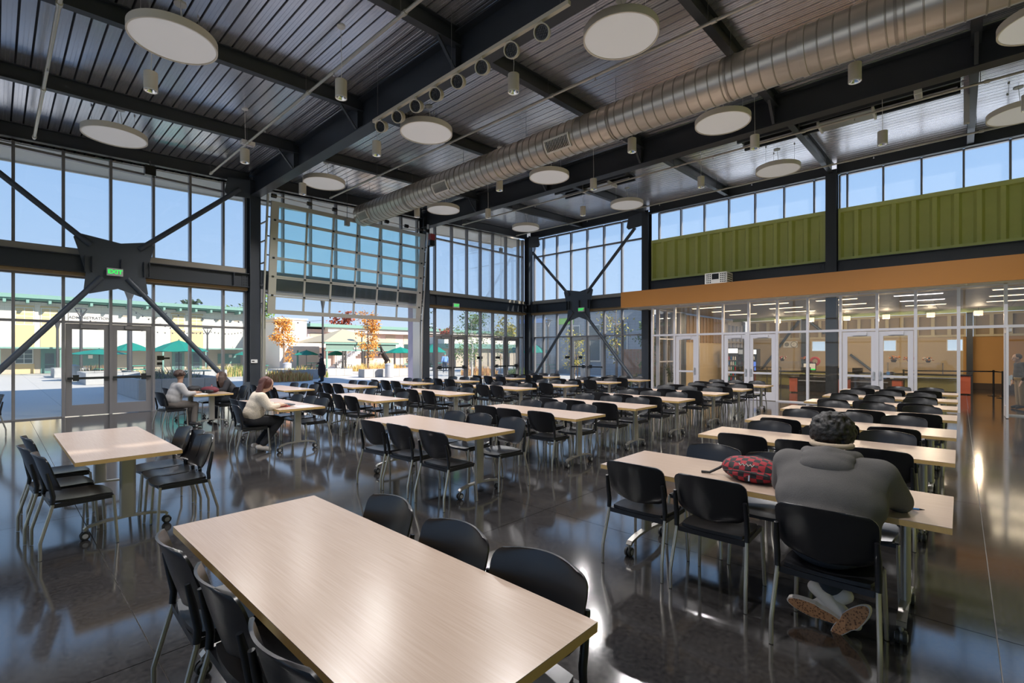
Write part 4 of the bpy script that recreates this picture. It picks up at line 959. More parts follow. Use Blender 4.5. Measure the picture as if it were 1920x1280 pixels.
for k in range(9):
    a = PI * .5 + PI * k / 8; a2 = PI * .5 + PI * (k + 1) / 8
    if k < 8: B.cap((.19 + .10 * math.cos(a), .125 * math.sin(a) + .01, 1.075 - .03 * abs(math.sin(a))), (.19 + .10 * math.cos(a2), .125 * math.sin(a2) + .01, 1.075 - .03 * abs(math.sin(a2))), .046)
B.ell((.05, .01, 1.00), (.075, .15, .075)).ell((.08, .01, 1.045), (.07, .15, .05)); hoodo = B.build('hood', 'hoodie_grey', st, .012, 3)
B = Blob(F)
for k in range(8):
    a = PI * .42 + PI * 1.16 * k / 8; a2 = PI * .42 + PI * 1.16 * (k + 1) / 8
    B.cap((.205 + .085 * math.cos(a), .105 * math.sin(a) + .01, 1.112), (.205 + .085 * math.cos(a2), .105 * math.sin(a2) + .01, 1.112), .018)
B.build('hood_lining', 'hood_lining', st, .009, 2)
# gum soles of the tucked shoes, facing back under the chair
for (cy, cz, ang, cx) in ((.085, .085, math.radians(8), .085), (-.10, .095, math.radians(128), .075)):
    M_ = F @ Matrix.Translation((cx, cy, cz)) @ Matrix.Rotation(ang, 4, 'X') @ Matrix.Rotation(-.22, 4, 'Y')
    pts = []
    for k in range(28):
        t_ = 2 * PI * k / 28; L_ = .142 * math.cos(t_); wd = (.046 if math.cos(t_) > -.1 else .036) * math.sin(t_); pts.append((L_, wd))
    vs = [M_ @ V(0, a, b_) for a, b_ in pts] + [M_ @ V(.022, a, b_) for a, b_ in pts]; k = 28
    so_ = MB().add(vs, [tuple(range(k)), tuple(range(2 * k - 1, k - 1, -1))] + [(i, i + k, (i + 1) % k + k, (i + 1) % k) for i in range(k)]).build('shoe_sole', 'gum_sole', st)
    vs = [M_ @ V(.004, a * 1.06, b_ * 1.10) for a, b_ in pts] + [M_ @ V(.040, a * 1.05, b_ * 1.08) for a, b_ in pts]
    MB().add(vs, [tuple(range(k)), tuple(range(2 * k - 1, k - 1, -1))] + [(i, i + k, (i + 1) % k + k, (i + 1) % k) for i in range(k)]).build('foxing_band', 'shoe_white', so_)
ch = CHAIRS[('r', 0, 'a', 2)]; ch.location = (-16.12, -16.34, 0); ch.rotation_euler = (0, 0, .0)
# --- woman with long auburn hair and cream sweater at the second-row table
def seated(lean=.12, look=(.9, 0, -.3), arm=(.42, .14), up=1.0):
    return dict(hip=(0, 0, .56 * up), chest=(lean, 0, .90 * up), neck=(lean + .06, 0, 1.03 * up), head=(lean + .13, 0, 1.14 * up), look=look, shl=(lean + .01, .18, .94), shr=(lean + .01, -.18, .94), ell=(lean + .10, .26, .77), elr=(lean + .10, -.26, .77), hal=(arm[0], arm[1], .785), har=(arm[0], -arm[1], .785),
                hpl=(.04, .09, .54), hpr=(.04, -.09, .54), knl=(.42, .10, .52), knr=(.42, -.10, .52), anl=(.40, .10, .10), anr=(.38, -.11, .10), tol=(.53, .11, .045), tor=(.51, -.12, .045))
ch = CHAIRS[('l', 0, 'a', 2)]; ch.location = (-16.50, -8.14, 0); ch.rotation_euler = (0, 0, -.1)
P = seated(.10, (.85, .1, -.5)); P['anl'] = (.10, .12, .10); P['tol'] = (.22, .13, .045); P['anr'] = (.12, -.10, .10); P['tor'] = (.24, -.11, .045); P['tw'] = 1.08
wo_, F, hd, hf = person((-16.50, -8.14, 0), -.1, 'woman with long auburn hair in cream fleece sweater leaning on a table', P, 'skin_tan', 'sweater_cream', 'dark_cloth', 'shoe_white', 'hair_red')
c = P['head']; B = Blob(F); B.ell((c[0] - .02, 0, c[2] + .03), (.112, .105, .115))
rg = random.Random(5)
for i in range(26):
    y0 = -.095 + .19 * i / 25; x0 = c[0] - .07 - .03 * (1 - (y0 / .1) ** 2)
    B.chain([(c[0] - .03, y0 * .8, c[2] + .10), (x0 - .01, y0, c[2]), (x0 - .05, y0 * 1.35, c[2] - .13), (x0 - .10 + rg.uniform(-.01, .01), y0 * 1.6, c[2] - .27), (x0 - .13 + rg.uniform(-.015, .01), y0 * 1.7 + rg.uniform(-.01, .01), c[2] - .40 + rg.uniform(-.03, .05))], [.022, .022, .020, .016, .006])
B.build('hair', 'hair_red', wo_, .010, 1)
# --- boy in grey sweater
ch = CHAIRS[('p', 0, 'a', 2)]; ch.location = (-16.78, -4.12, 0); ch.rotation_euler = (0, 0, .15)
P = seated(.10, (.75, .65, -.05), (.44, .12)); P['head'] = (.16, .02, 1.17); P['anl'] = (.36, .14, .10); P['tol'] = (.48, .16, .045); P['tw'] = 1.06
bo, F, hd, hf = person((-16.78, -4.12, 0), .1, 'boy with short curly dark hair in pale grey sweater at windows table', P, 'skin_brown', 'sweater_grey', 'pants_taupe', 'dark_cloth', 'hair_brown')
B = Blob(F); c = V(*P['head']); rg = random.Random(9)
for i in range(150):
    a, z = rg.uniform(0, 2 * PI), rg.uniform(.05, 1); q = V(math.sqrt(1 - z * z) * math.cos(a), math.sqrt(1 - z * z) * math.sin(a), z)
    B.ell(c + V(-.015, -.01, .02) + V(q.x * .10, q.y * .092, q.z * .105), [rg.uniform(.016, .026)] * 3)
B.ell(c + V(-.02, -.01, .04), (.098, .09, .09)); B.build('hair', 'hair_brown', bo, .010, 1)
# --- girl facing them, dark top, long brown hair
ch = CHAIRS[('p', 0, 'b', 1)]; ch.location = (-15.32, -3.42, 0)
P = seated(.16, (.8, 0, -.6), (.44, .10)); P['head'] = (.27, 0, 1.08); P['neck'] = (.21, 0, 1.00)
gi, F, hd, hf = person((-15.34, -3.42, 0), PI - .05, 'girl with long brown hair in black top bending over windows table', P, 'skin_tan', 'dark_cloth', 'jeans', 'dark_cloth', 'hair_brown')
c = P['head']; B = Blob(F); B.ell((c[0] - .02, 0, c[2] + .03), (.11, .104, .112)); rg = random.Random(6)
for i in range(26):
    a = PI * (.28 + 1.44 * i / 25); dx, dy = .10 * math.cos(a), .10 * math.sin(a)
    B.chain([(c[0] - .02, dy * .5, c[2] + .11), (c[0] + dx, dy, c[2]), (c[0] + dx * 1.15 - .01, dy * 1.35, c[2] - .13), (c[0] + dx * 1.1 - .02, dy * 1.5 + rg.uniform(-.01, .01), c[2] - .26 + rg.uniform(-.03, .03))], [.024, .024, .020, .007])
B.build('hair', 'hair_brown', gi, .010, 1)
# --- standing figures
def standing(hd_look=(1, 0, -.5), arm='phone'):
    P = dict(hip=(0, 0, .92), chest=(.01, 0, 1.28), neck=(.04, 0, 1.42), head=(.08, 0, 1.53), look=hd_look, shl=(.0, .18, 1.33), shr=(.0, -.18, 1.33), ell=(.02, .24, 1.06), elr=(.02, -.24, 1.06), hal=(.27, .08, 1.12), har=(.27, -.06, 1.12),
             hpl=(0, .09, .88), hpr=(0, -.09, .88), knl=(.02, .10, .49), knr=(.02, -.10, .49), anl=(0, .10, .09), anr=(0, -.10, .09), tol=(.14, .12, .04), tor=(.14, -.12, .04))
    if arm == 'down': P.update(hal=(.08, .25, .82), har=(.08, -.25, .82), ell=(-.02, .25, 1.06), elr=(-.02, -.25, 1.06))
    return P
P = standing(); P['coat'] = .42; P['topname'] = 'coat'
p1_, F, hd, hf = person((-6.62, 10.0, 0), PI * .92, 'man in long dark coat looking down at his phone outside overhead door', P, 'skin_tan', 'coat_brown', 'dark_cloth', 'dark_cloth', 'hair_brown')
hairblob(p1_, F, hd, [((P['head'][0] - .02, 0, P['head'][2] + .045), (.10, .09, .09))], 'hair_brown')
P = standing((1, 0, -.1), 'down'); P['knl'] = (.10, .1, .50); P['anl'] = (.04, .1, .10); P['tol'] = (.17, .11, .05); P['anr'] = (-.12, -.1, .14); P['tor'] = (.0, -.11, .05)
p2_, F, hd, hf = person((5.6, 13.9, 0), 1.0, 'man in light blue shirt and green cap walking outside', P, 'skin_tan', 'shirt_blue', 'shorts_navy', 'shoe_white', 'hair_brown')
hairblob(p2_, F, hd, [((P['head'][0] - .0, 0, P['head'][2] + .05), (.105, .092, .075)), ((P['head'][0] + .10, 0, P['head'][2] + .04), (.07, .07, .012))], 'cap_green', name='cap')
P = standing((1, 0, -.15), 'down')
p3_, F, hd, hf = person((1.55, -18.22, 0), 1.9, 'person in dark top and khaki trousers standing beyond the open glass door', P, 'skin_tan', 'dark_cloth', 'khaki', 'dark_cloth', 'hair_brown')
hairblob(p3_, F, hd, [((P['head'][0] - .02, 0, P['head'][2] + .04), (.102, .09, .095))], 'hair_brown')
# ================================================================== THINGS ON TABLES
m, n, l, b = nmat('red_check')
tcn = n.new('ShaderNodeTexCoord'); ck = n.new('ShaderNodeTexChecker'); ck.inputs['Scale'].default_value = 24; ck.inputs['Color1'].default_value = (.30, .012, .022, 1); ck.inputs['Color2'].default_value = (.012, .011, .013, 1); l.new(tcn.outputs['Object'], ck.inputs['Vector']); l.new(ck.outputs[0], b.inputs['Base Color']); b.inputs['Roughness'].default_value = .75
pm('bag_black', (.012, .012, .014), .7); pm('bag_maroon', (.10, .012, .022), .8); pm('paper', (.75, .74, .72), .7); pm('book_dark', (.03, .035, .05), .5); pm('book_red', (.35, .03, .03), .5); pm('pen_blue', (.03, .16, .45), .35); pm('zip', (.6, .6, .62), .3, .9); pm('bottle_clear', (.5, .55, .6), .2); pm('pack_text', (.7, .68, .6), .6)
def backpack(x, y, rz, label, mat, s=1.0, text=True):
    t = thing('backpack', (x, y, .742), label, 'backpack'); F = Matrix.Translation((x, y, .742)) @ Matrix.Rotation(rz, 4, 'Z')
    B = Blob(F); B.ell((0, 0, .085 * s), (.155 * s, .205 * s, .085 * s)).ell((.0, -.06 * s, .075 * s), (.14 * s, .17 * s, .072 * s)).ell((0, .08 * s, .08 * s), (.13 * s, .14 * s, .085 * s)); B.build('shell', mat, t, .012, 3)
    B = Blob(F); B.ell((-.10 * s, -.02, .055 * s), (.075 * s, .175 * s, .052 * s)); B.build('front_pocket', mat if text else 'bag_black', t, .010, 3)
    MB().tube([F @ V(-.17 * s, yy * s, .075 * s + .012 * math.cos(yy * 9)) for yy in [-.15, -.1, -.05, 0, .05, .1, .15]], .006, 6).build('zipper', 'bag_black', t); 
    MB().tube([F @ V(-.178 * s, -.03, .070 * s), F @ V(-.185 * s, -.03, .03 * s)], .006, 6).build('zip_pull', 'zip', t)
    MB().tube([F @ V(.02, .19 * s, .09), F @ V(.0, .24 * s, .05), F @ V(-.04, .30 * s, .012), F @ V(-.05, .36 * s, .010)], .010, 6).build('strap', 'bag_black', t)
    MB().tube([F @ V(.13 * s, yy * s, .10 * s + .05 * math.sin((yy + .15) / .3 * PI)) for yy in (-.15, -.08, 0, .08, .15)], .012, 6).build('carry_handle', 'bag_black', t)
    if text: MB().tube([F @ V(-.128 - .008 * (k % 2), .055 - .013 * k, .138 - .016 * (k % 2)) for k in range(9)], .0032, 5).build('stitched_mark', 'pack_text', t)
    return t
backpack(-15.62, -15.76, 0, 'red and black checked backpack lying beside the hooded student', 'red_check', 1.0)
backpack(-16.02, -4.02, .6, 'dark maroon backpack on the table between the two window students', 'bag_maroon', .95, False)
backpack(-16.10, -3.10, 1.9, 'black bag at the window end of the students table', 'bag_black', .8, False)
t = thing('pen', (-15.71, -16.68, .742), 'blue ballpoint pen lying on the table beside the hooded student', 'pen'); MB().tube([(-15.735, -16.60, .748), (-15.69, -16.71, .748)], .0055, 8).build('barrel', 'pen_blue', t); MB().tube([(-15.69, -16.71, .748), (-15.680, -16.735, .748)], [.0055, .002], 8).build('tip', 'bag_black', t)
t = thing('paper_sheet', (-15.55, -16.42, .742), 'white worksheet under the hands of the hooded student', 'paper'); pbox('sheet', 'paper', t, -15.68, -15.46, -16.55, -16.28, .7422, .7435)
t = thing('notebook', (-15.98, -8.05, .742), 'dark folder lying on a red book by the auburn-haired woman', 'notebook'); pbox('red_book', 'book_red', t, -16.16, -15.92, -8.28, -8.02, .7422, .757); pbox('folder', 'book_dark', t, -16.12, -15.80, -8.20, -7.9, .757, .772)
t = thing('paper_sheet', (-15.75, -8.4, .742), 'white paper sheet at the table end by auburn-haired woman', 'paper'); pbox('sheet', 'paper', t, -15.85, -15.62, -8.55, -8.25, .7422, .7438)
t = thing('paper_sheet', (-16.2, -3.9, .742), 'open white notebook under the hands of the boy', 'paper'); MB().box(-16.36, -16.12, -4.28, -4.05, .7422, .750).build('sheet', 'paper', t)
t = thing('water_bottle', (-15.95, -3.55, .742), 'small clear bottle on the window students table', 'bottle'); MB().lathe([(.03, 0), (.032, .01), (.032, .11), (.013, .14), (.013, .155)], 14, Matrix.Translation((-15.9, -3.72, .742))).build('body', 'bottle_clear', t, smooth=40); MB().lathe([(.015, 0), (.015, .018)], 12, Matrix.Translation((-15.9, -3.72, .897))).build('cap', 'book_red', t)
# ================================================================== SERVERY (beyond the storefront)
pm('beige_wall', (.52, .40, .26), .7, 0, .3, .06, 2); pm('orange_wall', (.46, .25, .09), .7, 0, .3, .06, 2); pm('cream_rib', (.56, .48, .33), .55); pm('brown_panel', (.26, .15, .075), .6); pm('tan_recess', (.34, .26, .18), .6)
pm('grey_ceiling', (.34, .32, .31), .6); pm('green_soffit', (.22, .27, .12), .6); pm('counter_black', (.012, .012, .014), .22); pm('counter_red', (.48, .11, .06), .45); pm('counter_olive', (.36, .32, .13), .5); pm('dark_brown', (.05, .03, .02), .5)
pm('lamp_warm', (.9, .8, .6), .4, emit=(1, .80, .50), estr=2.4); pm('lamp_pink', (.9, .8, .8), .4, emit=(1, .90, .92), estr=2.6); pm('lamp_shade', (.9, .7, .45), .5, emit=(1, .72, .40), estr=1.6)
pm('steel_shiny', (.55, .55, .55), .25, .9); pm('screen_blue', (.05, .1, .4), .3, emit=(.10, .22, .75), estr=.7); pm('screen_dark', (.01, .01, .012), .15); pm('flower_red', (.45, .05, .04), .7); pm('flower_orange', (.55, .20, .04), .7); pm('flower_cream', (.6, .5, .38), .7); pm('leaf_dark', (.025, .05, .02), .5, 0, .5, .4, 9); pm('pot_white', (.55, .54, .52), .5); pm('white_glow', (.9, .9, .88), .5, emit=(1, 1, .95), estr=1.1); pm('sign_white', (.82, .80, .78), .5); pm('sign_red', (.5, .03, .06), .5)
RX, RYL, RZ = 11.8, -7.25, 3.58
sf = thing('floor', (5, -17, 0), 'polished floor of the servery', 'floor', kind='structure')
for i in range(4):
    for j in range(6):
        pbox('slab', 'concrete_floor', sf, .46 + i * 2.85, .455 + (i + 1) * 2.85, -27 + j * 3.31, -27 + (j + 1) * 3.31 - .004, -.06, -.001)
cl = thing('ceiling', (5, -17, RZ), 'grey panelled servery ceiling', 'ceiling', kind='structure')
for i in range(6):
    for j in range(9):
        pbox('ceiling_panel', 'grey_ceiling', cl, -.80 + i * 1.62 + .006, -.80 + (i + 1) * 1.62 - .006, -27.2 + j * 2.2 + .006, -27.2 + (j + 1) * 2.2 - .006 if j < 8 else -7.3, RZ, RZ + .06)
pbox('plenum', 'dark_brown', cl, -.82, 12.0, -27.2, -7.2, RZ + .061, RZ + .2)
pbox('soffit_drop', 'green_soffit', cl, 8.95, RX, -27, -7.5, RZ + .02, RZ + .06); pbox('soffit_face', 'green_soffit', cl, 8.92, 8.95, -27, -7.5, RZ - .16, RZ + .02)
pm('roof_white', (.88, .87, .85), .8); pbox('roof_membrane', 'roof_white', cl, .46, 13.2, -27.2, -7.2, 4.10, 4.30); pbox('roof_edge', 'roof_white', cl, .46, 12.0, -27.2, -7.2, RZ + .2, 4.10)
wb2 = thing('wall_back', (RX, -17, 0), 'beige and orange far wall of the servery', 'wall', kind='structure')
WIN = [(-11.46, -10.79), (-14.52, -13.98), (-17.0, -16.42), (-19.9, -19.3)]
ed = [-27.0] + sorted([v for w_ in WIN for v in w_]) + [RYL]
for i in range(0, len(ed) - 1):
    y0, y1 = ed[i], ed[i+1]; mt = 'orange_wall' if y1 < -16.5 and y0 < -17.1 else 'beige_wall'
    iswin = any(abs(y0 - a) < 1e-6 and abs(y1 - b_) < 1e-6 for a, b_ in WIN)
    if iswin: pbox('wall_board', mt, wb2, RX, RX + .15, y0, y1, 0, 1.77); pbox('wall_board', mt, wb2, RX, RX + .15, y0, y1, 2.34, 2.45)
    else: pbox('wall_board', mt, wb2, RX, RX + .15, y0, y1, 0, 2.45)
pbox('skirting', 'dark_brown', wb2, RX - .02, RX, -27, RYL, 0, .28)
for i, (y0, y1) in enumerate(WIN):
    w_ = thing('window_%d' % (9 + i), (RX, (y0 + y1) / 2, 2), 'small bright window in the servery wall, %s from the clock' % ORD[i], 'window', kind='structure')
    pbox('pane', 'glass', w_, RX + .07, RX + .08, y0 + .03, y1 - .03, 1.80, 2.31)
    for a, b_, c, d in ((y0, y0 + .03, 1.77, 2.34), (y1 - .03, y1, 1.77, 2.34), (y0, y1, 1.77, 1.80), (y0, y1, 2.31, 2.34)): pbox('frame', 'sign_white', w_, RX - .01, RX + .1, a, b_, c, d)
# container band on far wall, ribs are parts
for bi, (y0, y1, lb) in enumerate([(-10.25, -7.4, 'cream container band beside the left servery corner'), (-17.1, -10.6, 'cream container band above the bright servery windows'), (-24.0, -17.35, 'cream container band above the orange servery wall')]):
    g = thing('container_panel', (RX, (y0 + y1) / 2, 2.45), lb, 'panel', 'cream container bands', 'structure')
    pbox('recess', 'tan_recess', g, RX + .08, RX + .13, y0, y1, 2.45, 3.56); pbox('top_rail', 'cream_rib', g, RX - .06, RX + .08, y0, y1, 3.46, 3.57); pbox('bottom_rail', 'cream_rib', g, RX - .06, RX + .08, y0, y1, 2.45, 2.55)
    n_ = int((y1 - y0) / .56)
    for k in range(n_ + 1):
        yy = y0 + (y1 - y0) * k / n_; pbox('rib', 'cream_rib', g, RX - .05, RX + .08, max(y0, yy - .07), min(y1, yy + .07), 2.55, 3.46)
for y, lb in ((-10.43, 'dark steel column against the servery wall by the clock'), (-17.22, 'dark steel column between the beige and orange servery walls')):
    c = thing('steel_column', (RX - .12, y, 0), lb, 'column', kind='structure'); pbox('shaft', 'steel', c, RX - .22, RX - .07, y - .11, y + .11, 0, RZ)
t = thing('cross_brace', (RX - .1, -10.4, 0), 'diagonal grey brace pipes on the servery wall beside the clock', 'brace', kind='structure')
MB().tube([(RX - .15, -10.2, 3.5), (RX - .15, -8.0, .35)], .07, 10).tube([(RX - .15, -10.65, 3.5), (RX - .15, -11.45, 2.75)], .07, 10).tube([(RX - .15, -12.6, 1.6), (RX - .15, -13.6, .7)], .06, 10).build('brace_pipe', 'steel_brace', t)
# left wall of the servery
wl2 = thing('wall_left', (5, RYL, 0), 'left servery wall of brown container boards between glazed ends', 'wall', kind='structure')
glaze(wl2, 'x', [.20, .95, 1.70, 2.35], [0, 1.3, 2.3, 3.56], 'alu_white', 'glass_store', plane=RYL, mw=.06)
pbox('brown_board', 'beige_wall', wl2, 3.05, 8.2, RYL - .05, RYL + .08, 0, 2.2); pbox('grey_post', 'steel_brace', wl2, 2.40, 3.05, RYL - .06, RYL + .06, 0, 3.56)
for k in range(11): pbox('brown_plank', 'brown_panel', wl2, 3.1 + k * .43, 3.1 + k * .43 + .36, RYL - .06, RYL + .05, 2.2, 3.5); pbox('plank_batten', 'wood_trim', wl2, 3.1 + k * .43 + .36, 3.1 + (k + 1) * .43, RYL - .09, RYL + .05, 2.2, 3.5)
glaze(wl2, 'x', [8.6, 9.2, 9.85, 10.5, 11.1], [.9, 2.3, 3.3], 'alu_white', 'glass_store', plane=RYL, mw=.10); pbox('grey_board', 'alu_mill', wl2, 8.2, 11.8, RYL - .02, RYL + .05, 0, .9); pbox('corner_board', 'steel_brace', wl2, 11.1, 11.8, RYL - .03, RYL + .05, .9, 3.56); pbox('jamb_board', 'alu_white', wl2, 8.2, 8.55, RYL - .03, RYL + .05, .9, 3.56); pbox('head_board', 'alu_white', wl2, 8.2, 11.8, RYL - .03, RYL + .05, 3.3, 3.56)
wr2 = thing('wall_right', (5, -27, 0), 'orange far right servery wall', 'wall', kind='structure'); pbox('board', 'orange_wall', wr2, -.8, 12, -27.2, -27, 0, RZ)
# linear ceiling lights
k_ = 0
for X_, col_ in ((.7, 0), (2.9, 0), (5.2, 0)):
    for j, Y_ in enumerate((-9.2, -11.6, -13.7, -15.9, -18.2, -20.5)):
        t = thing('linear_light', (X_, Y_, RZ), 'warm linear ceiling light, %s across servery, %s from the glazed side' % (ORD[int((X_ + 1.5) / 2.2) - 0] if X_ > 1 else 'first', ORD[j]), 'ceiling light', 'servery linear lights')
        pbox('housing', 'sign_white', t, X_ - .09, X_ + .09, Y_ - .62, Y_ + .62, RZ - .03, RZ - .0005); pbox('diffuser', 'lamp_warm' if not (j == 3 and X_ < 3) else 'lamp_pink', t, X_ - .075, X_ + .075, Y_ - .60, Y_ + .60, RZ - .042, RZ - .03)
        ld = bpy.data.lights.new('tube_light', 'AREA'); ld.shape = 'RECTANGLE'; ld.size = .15; ld.size_y = 1.2; ld.energy = SERV_W * (.3 if j >= 4 else 1.0); ld.color = (1, .82, .60); lo = bpy.data.objects.new('lamp', ld); COL.objects.link(lo); lo.location = (X_, Y_, RZ - .045); par(lo, t)
for j, Y_ in enumerate((-9.9, -11.4, -12.9, -14.4, -15.95, -17.45)):
    t = thing('pendant_lamp', (8.5, Y_, 3.3), 'small warm drum pendant over the serving counter, %s from the glazed side' % ORD[j], 'pendant light', 'servery drum pendants')
    MB().tube([(8.5, Y_, 3.44), (8.5, Y_, RZ)], .008, 6).build('stem', 'steel', t); MB().lathe([(.12, 3.26), (.14, 3.26), (.14, 3.44), (.12, 3.44)], 20, Matrix.Translation((8.5, Y_, 0)), True, True).build('shade', 'lamp_shade', t, smooth=40)
    ld = bpy.data.lights.new('bulb_light', 'POINT'); ld.energy = 45; ld.shadow_soft_size = .05; ld.color = (1, .8, .55); lo = bpy.data.objects.new('lamp', ld); COL.objects.link(lo); lo.location = (8.5, Y_, 3.20); par(lo, t)
# counters
def counter(name, x0, x1, y0, y1, h, label, front='counter_olive', ends='counter_red'):
    t = thing('serving_counter', ((x0 + x1) / 2, (y0 + y1) / 2, 0), label, 'counter')
    pbox('worktop', 'counter_black', t, x0 - .05, x1 + .05, y0 - .05, y1 + .05, h - .05, h); pbox('body', front, t, x0, x1, y0 + .30, y1 - .30, .10, h - .05); pbox('plinth', 'dark_brown', t, x0 + .05, x1 - .05, y0 + .05, y1 - .05, 0, .10)
    pbox('end_panel', ends, t, x0 - .012, x1 + .012, y0, y0 + .30, .04, h - .05); pbox('end_panel', ends, t, x0 - .012, x1 + .012, y1 - .30, y1, .04, h - .05)
    nb = int((y1 - y0 - .6) / .75)
    for k in range(nb): pbox('front_panel', front, t, x0 - .012, x0, y0 + .32 + k * .75, y0 + .30 + (k + 1) * .75 - .02, .14, h - .10)
    pbox('tray_rail', 'steel_shiny', t, x0 - .32, x0 - .02, y0 + .4, y1 - .4, h - .16, h - .13)
    return t
counter('a', 7.2, 8.0, -17.2, -8.9, .80, 'long olive serving counter with red end panel and black top')
counter('b', 4.7, 5.4, -15.22, -13.2, .66, 'low island counter with red ends in front of bright window', 'dark_brown')
counter('c', 3.7, 4.5, -13.6, -11.55, .68, 'low black and red island counter beneath the column reflection', 'counter_black')
# things on the counters
def guard(x, y0, y1, z, label):
    t = thing('sneeze_guard', (x, (y0 + y1) / 2, z), label, 'sneeze guard', 'sneeze guards')
    pbox('glass_shelf', 'glass_store', t, x - .18, x + .18, y0, y1, z + .46, z + .475)
    for y in (y0 + .04, y1 - .04): MB().tube([(x + .1, y, z), (x + .1, y, z + .46)], .016, 8).build('post', 'steel_shiny', t)
    pbox('glass_front', 'glass_store', t, x - .18, x - .17, y0, y1, z + .12, z + .46)
guard(7.5, -11.8, -9.9, .80, 'glass sneeze guard holding flower baskets below the clock'); guard(7.5, -16.4, -14.5, .80, 'glass sneeze guard with autumn garland beside the red counter end')
def bouquet(x, y, z, label, mats, s=1.0, n_=26, seed=1):
    t = thing('flower_basket', (x, y, z), label, 'flowers', 'counter decorations'); rg = random.Random(seed)
    MB().lathe([(.05 * s, 0), (.08 * s, .07 * s), (.075 * s, .07 * s)], 12, Matrix.Translation((x, y, z)), True, True).build('basket', 'dark_brown', t, smooth=40)
    for mi, mt in enumerate(mats):
        b_ = MB()
        for i in range(n_):
            a, r = rg.uniform(0, 2 * PI), rg.uniform(0, .13) * s; b_.ball((x + r * math.cos(a), y + r * math.sin(a) * 1.2, z + .08 * s + rg.uniform(0, .10) * s), rg.uniform(.014, .028) * s, 7, 5)
        b_.build('blooms', mt, t)['kind'] = 'stuff'
    b_ = MB()
    for i in range(24):
        a = rg.uniform(0, 2 * PI); L = rg.uniform(.10, .22) * s; p = V(x, y, z + .06 * s); q = p + V(math.cos(a) * L * .7, math.sin(a) * L * .7, rg.uniform(.02, .16) * s); w_ = V(-math.sin(a), math.cos(a), 0) * .014 * s
        b_.add([p - w_ * .3, p + w_ * .3, (p + q) / 2 + w_, q, (p + q) / 2 - w_], [(0, 1, 2, 3, 4)])
    b_.build('leaves', 'leaf_dark', t)['kind'] = 'stuff'
bouquet(7.5, -10.35, 1.275, 'red and cream flower basket on the glass guard near the clock', ['flower_red', 'flower_cream'], 1.3, 20, 1); bouquet(7.5, -11.35, 1.275, 'orange flower basket on the glass guard near the column', ['flower_orange', 'flower_red'], 1.2, 20, 2); bouquet(7.5, -14.75, 1.275, 'tall orange and gold centrepiece on the garlanded glass guard', ['flower_orange', 'flower_cream'], 1.5, 18, 3); bouquet(7.5, -15.3, 1.275, 'orange garland heap along the glass guard', ['flower_orange', 'flower_red'], 1.3, 26, 4); bouquet(7.5, -15.9, 1.275, 'gold garland heap with dark sprigs on the glass guard', ['flower_orange', 'flower_cream'], 1.2, 22, 5); bouquet(5.0, -14.4, .66, 'dried gold arrangement on the low island counter', ['flower_orange', 'flower_cream'], 1.2, 18, 6)
t = thing('round_decoration', (7.6, -11.75, .8), 'round red wreath standing on the serving counter', 'wreath'); MB().tube([(7.6, -11.75 + .17 * math.cos(a), 1.28 + .17 * math.sin(a)) for a in [2 * PI * k / 16 for k in range(17)]], .06, 8).build('ring', 'flower_red', t, smooth=True); MB().tube([(7.6, -11.75, .8), (7.6, -11.75, 1.08)], .012, 6).build('stand', 'steel', t)
def register(x, y, z, rz, label):
    t = thing('cash_register', (x, y, z), label, 'register', 'registers'); F = Matrix.Translation((x, y, z)) @ Matrix.Rotation(rz, 4, 'Z')
    MB().box(-.20, .20, -.22, .22, 0, .10, F).build('drawer', 'screen_dark', t); MB().bar(F @ V(0, 0, .1), F @ V(.02, 0, .22), .06, .06).build('neck', 'screen_dark', t); MB().box(-.02, .02, -.18, .18, .18, .42, F @ Matrix.Rotation(-.35, 4, 'Y')).build('screen', 'screen_dark', t); MB().box(.10, .19, -.08, .08, .10, .17, F).build('keypad', 'steel', t)
register(4.1, -12.1, .68, 0, 'dark cash register on the low black island counter'); register(5.05, -13.75, .66, .2, 'dark cash register on the low island beside bright window'); register(4.1, -13.1, .68, .4, 'second dark register at the far end of black island')
t = thing('monitor_board', (7.35, -11.55, .8), 'small lit menu screen standing on the serving counter', 'screen'); pbox('frame', 'screen_dark', t, 7.30, 7.33, -11.85, -11.3, .84, 1.20); pbox('display', 'sign_white', t, 7.295, 7.30, -11.82, -11.33, .92, 1.17); pbox('stripe', 'exit_green', t, 7.293, 7.2945, -11.82, -11.33, .87, .92); pbox('stand', 'screen_dark', t, 7.28, 7.36, -11.65, -11.5, .80, .84)
t = thing('snack_stack', (5.05, -14.8, .66), 'stack of blue and green snack packs on low island', 'snacks'); rg = random.Random(4)
for i in range(14): pbox('pack', rg.choice(['pen_blue', 'exit_box', 'cap_green', 'screen_dark', 'book_red']), t, 4.9 + (i % 3) * .1, 4.99 + (i % 3) * .1, -14.95 + (i // 3 % 3) * .12, -14.85 + (i // 3 % 3) * .12, .66 + (i // 9) * .14, .79 + (i // 9) * .14)
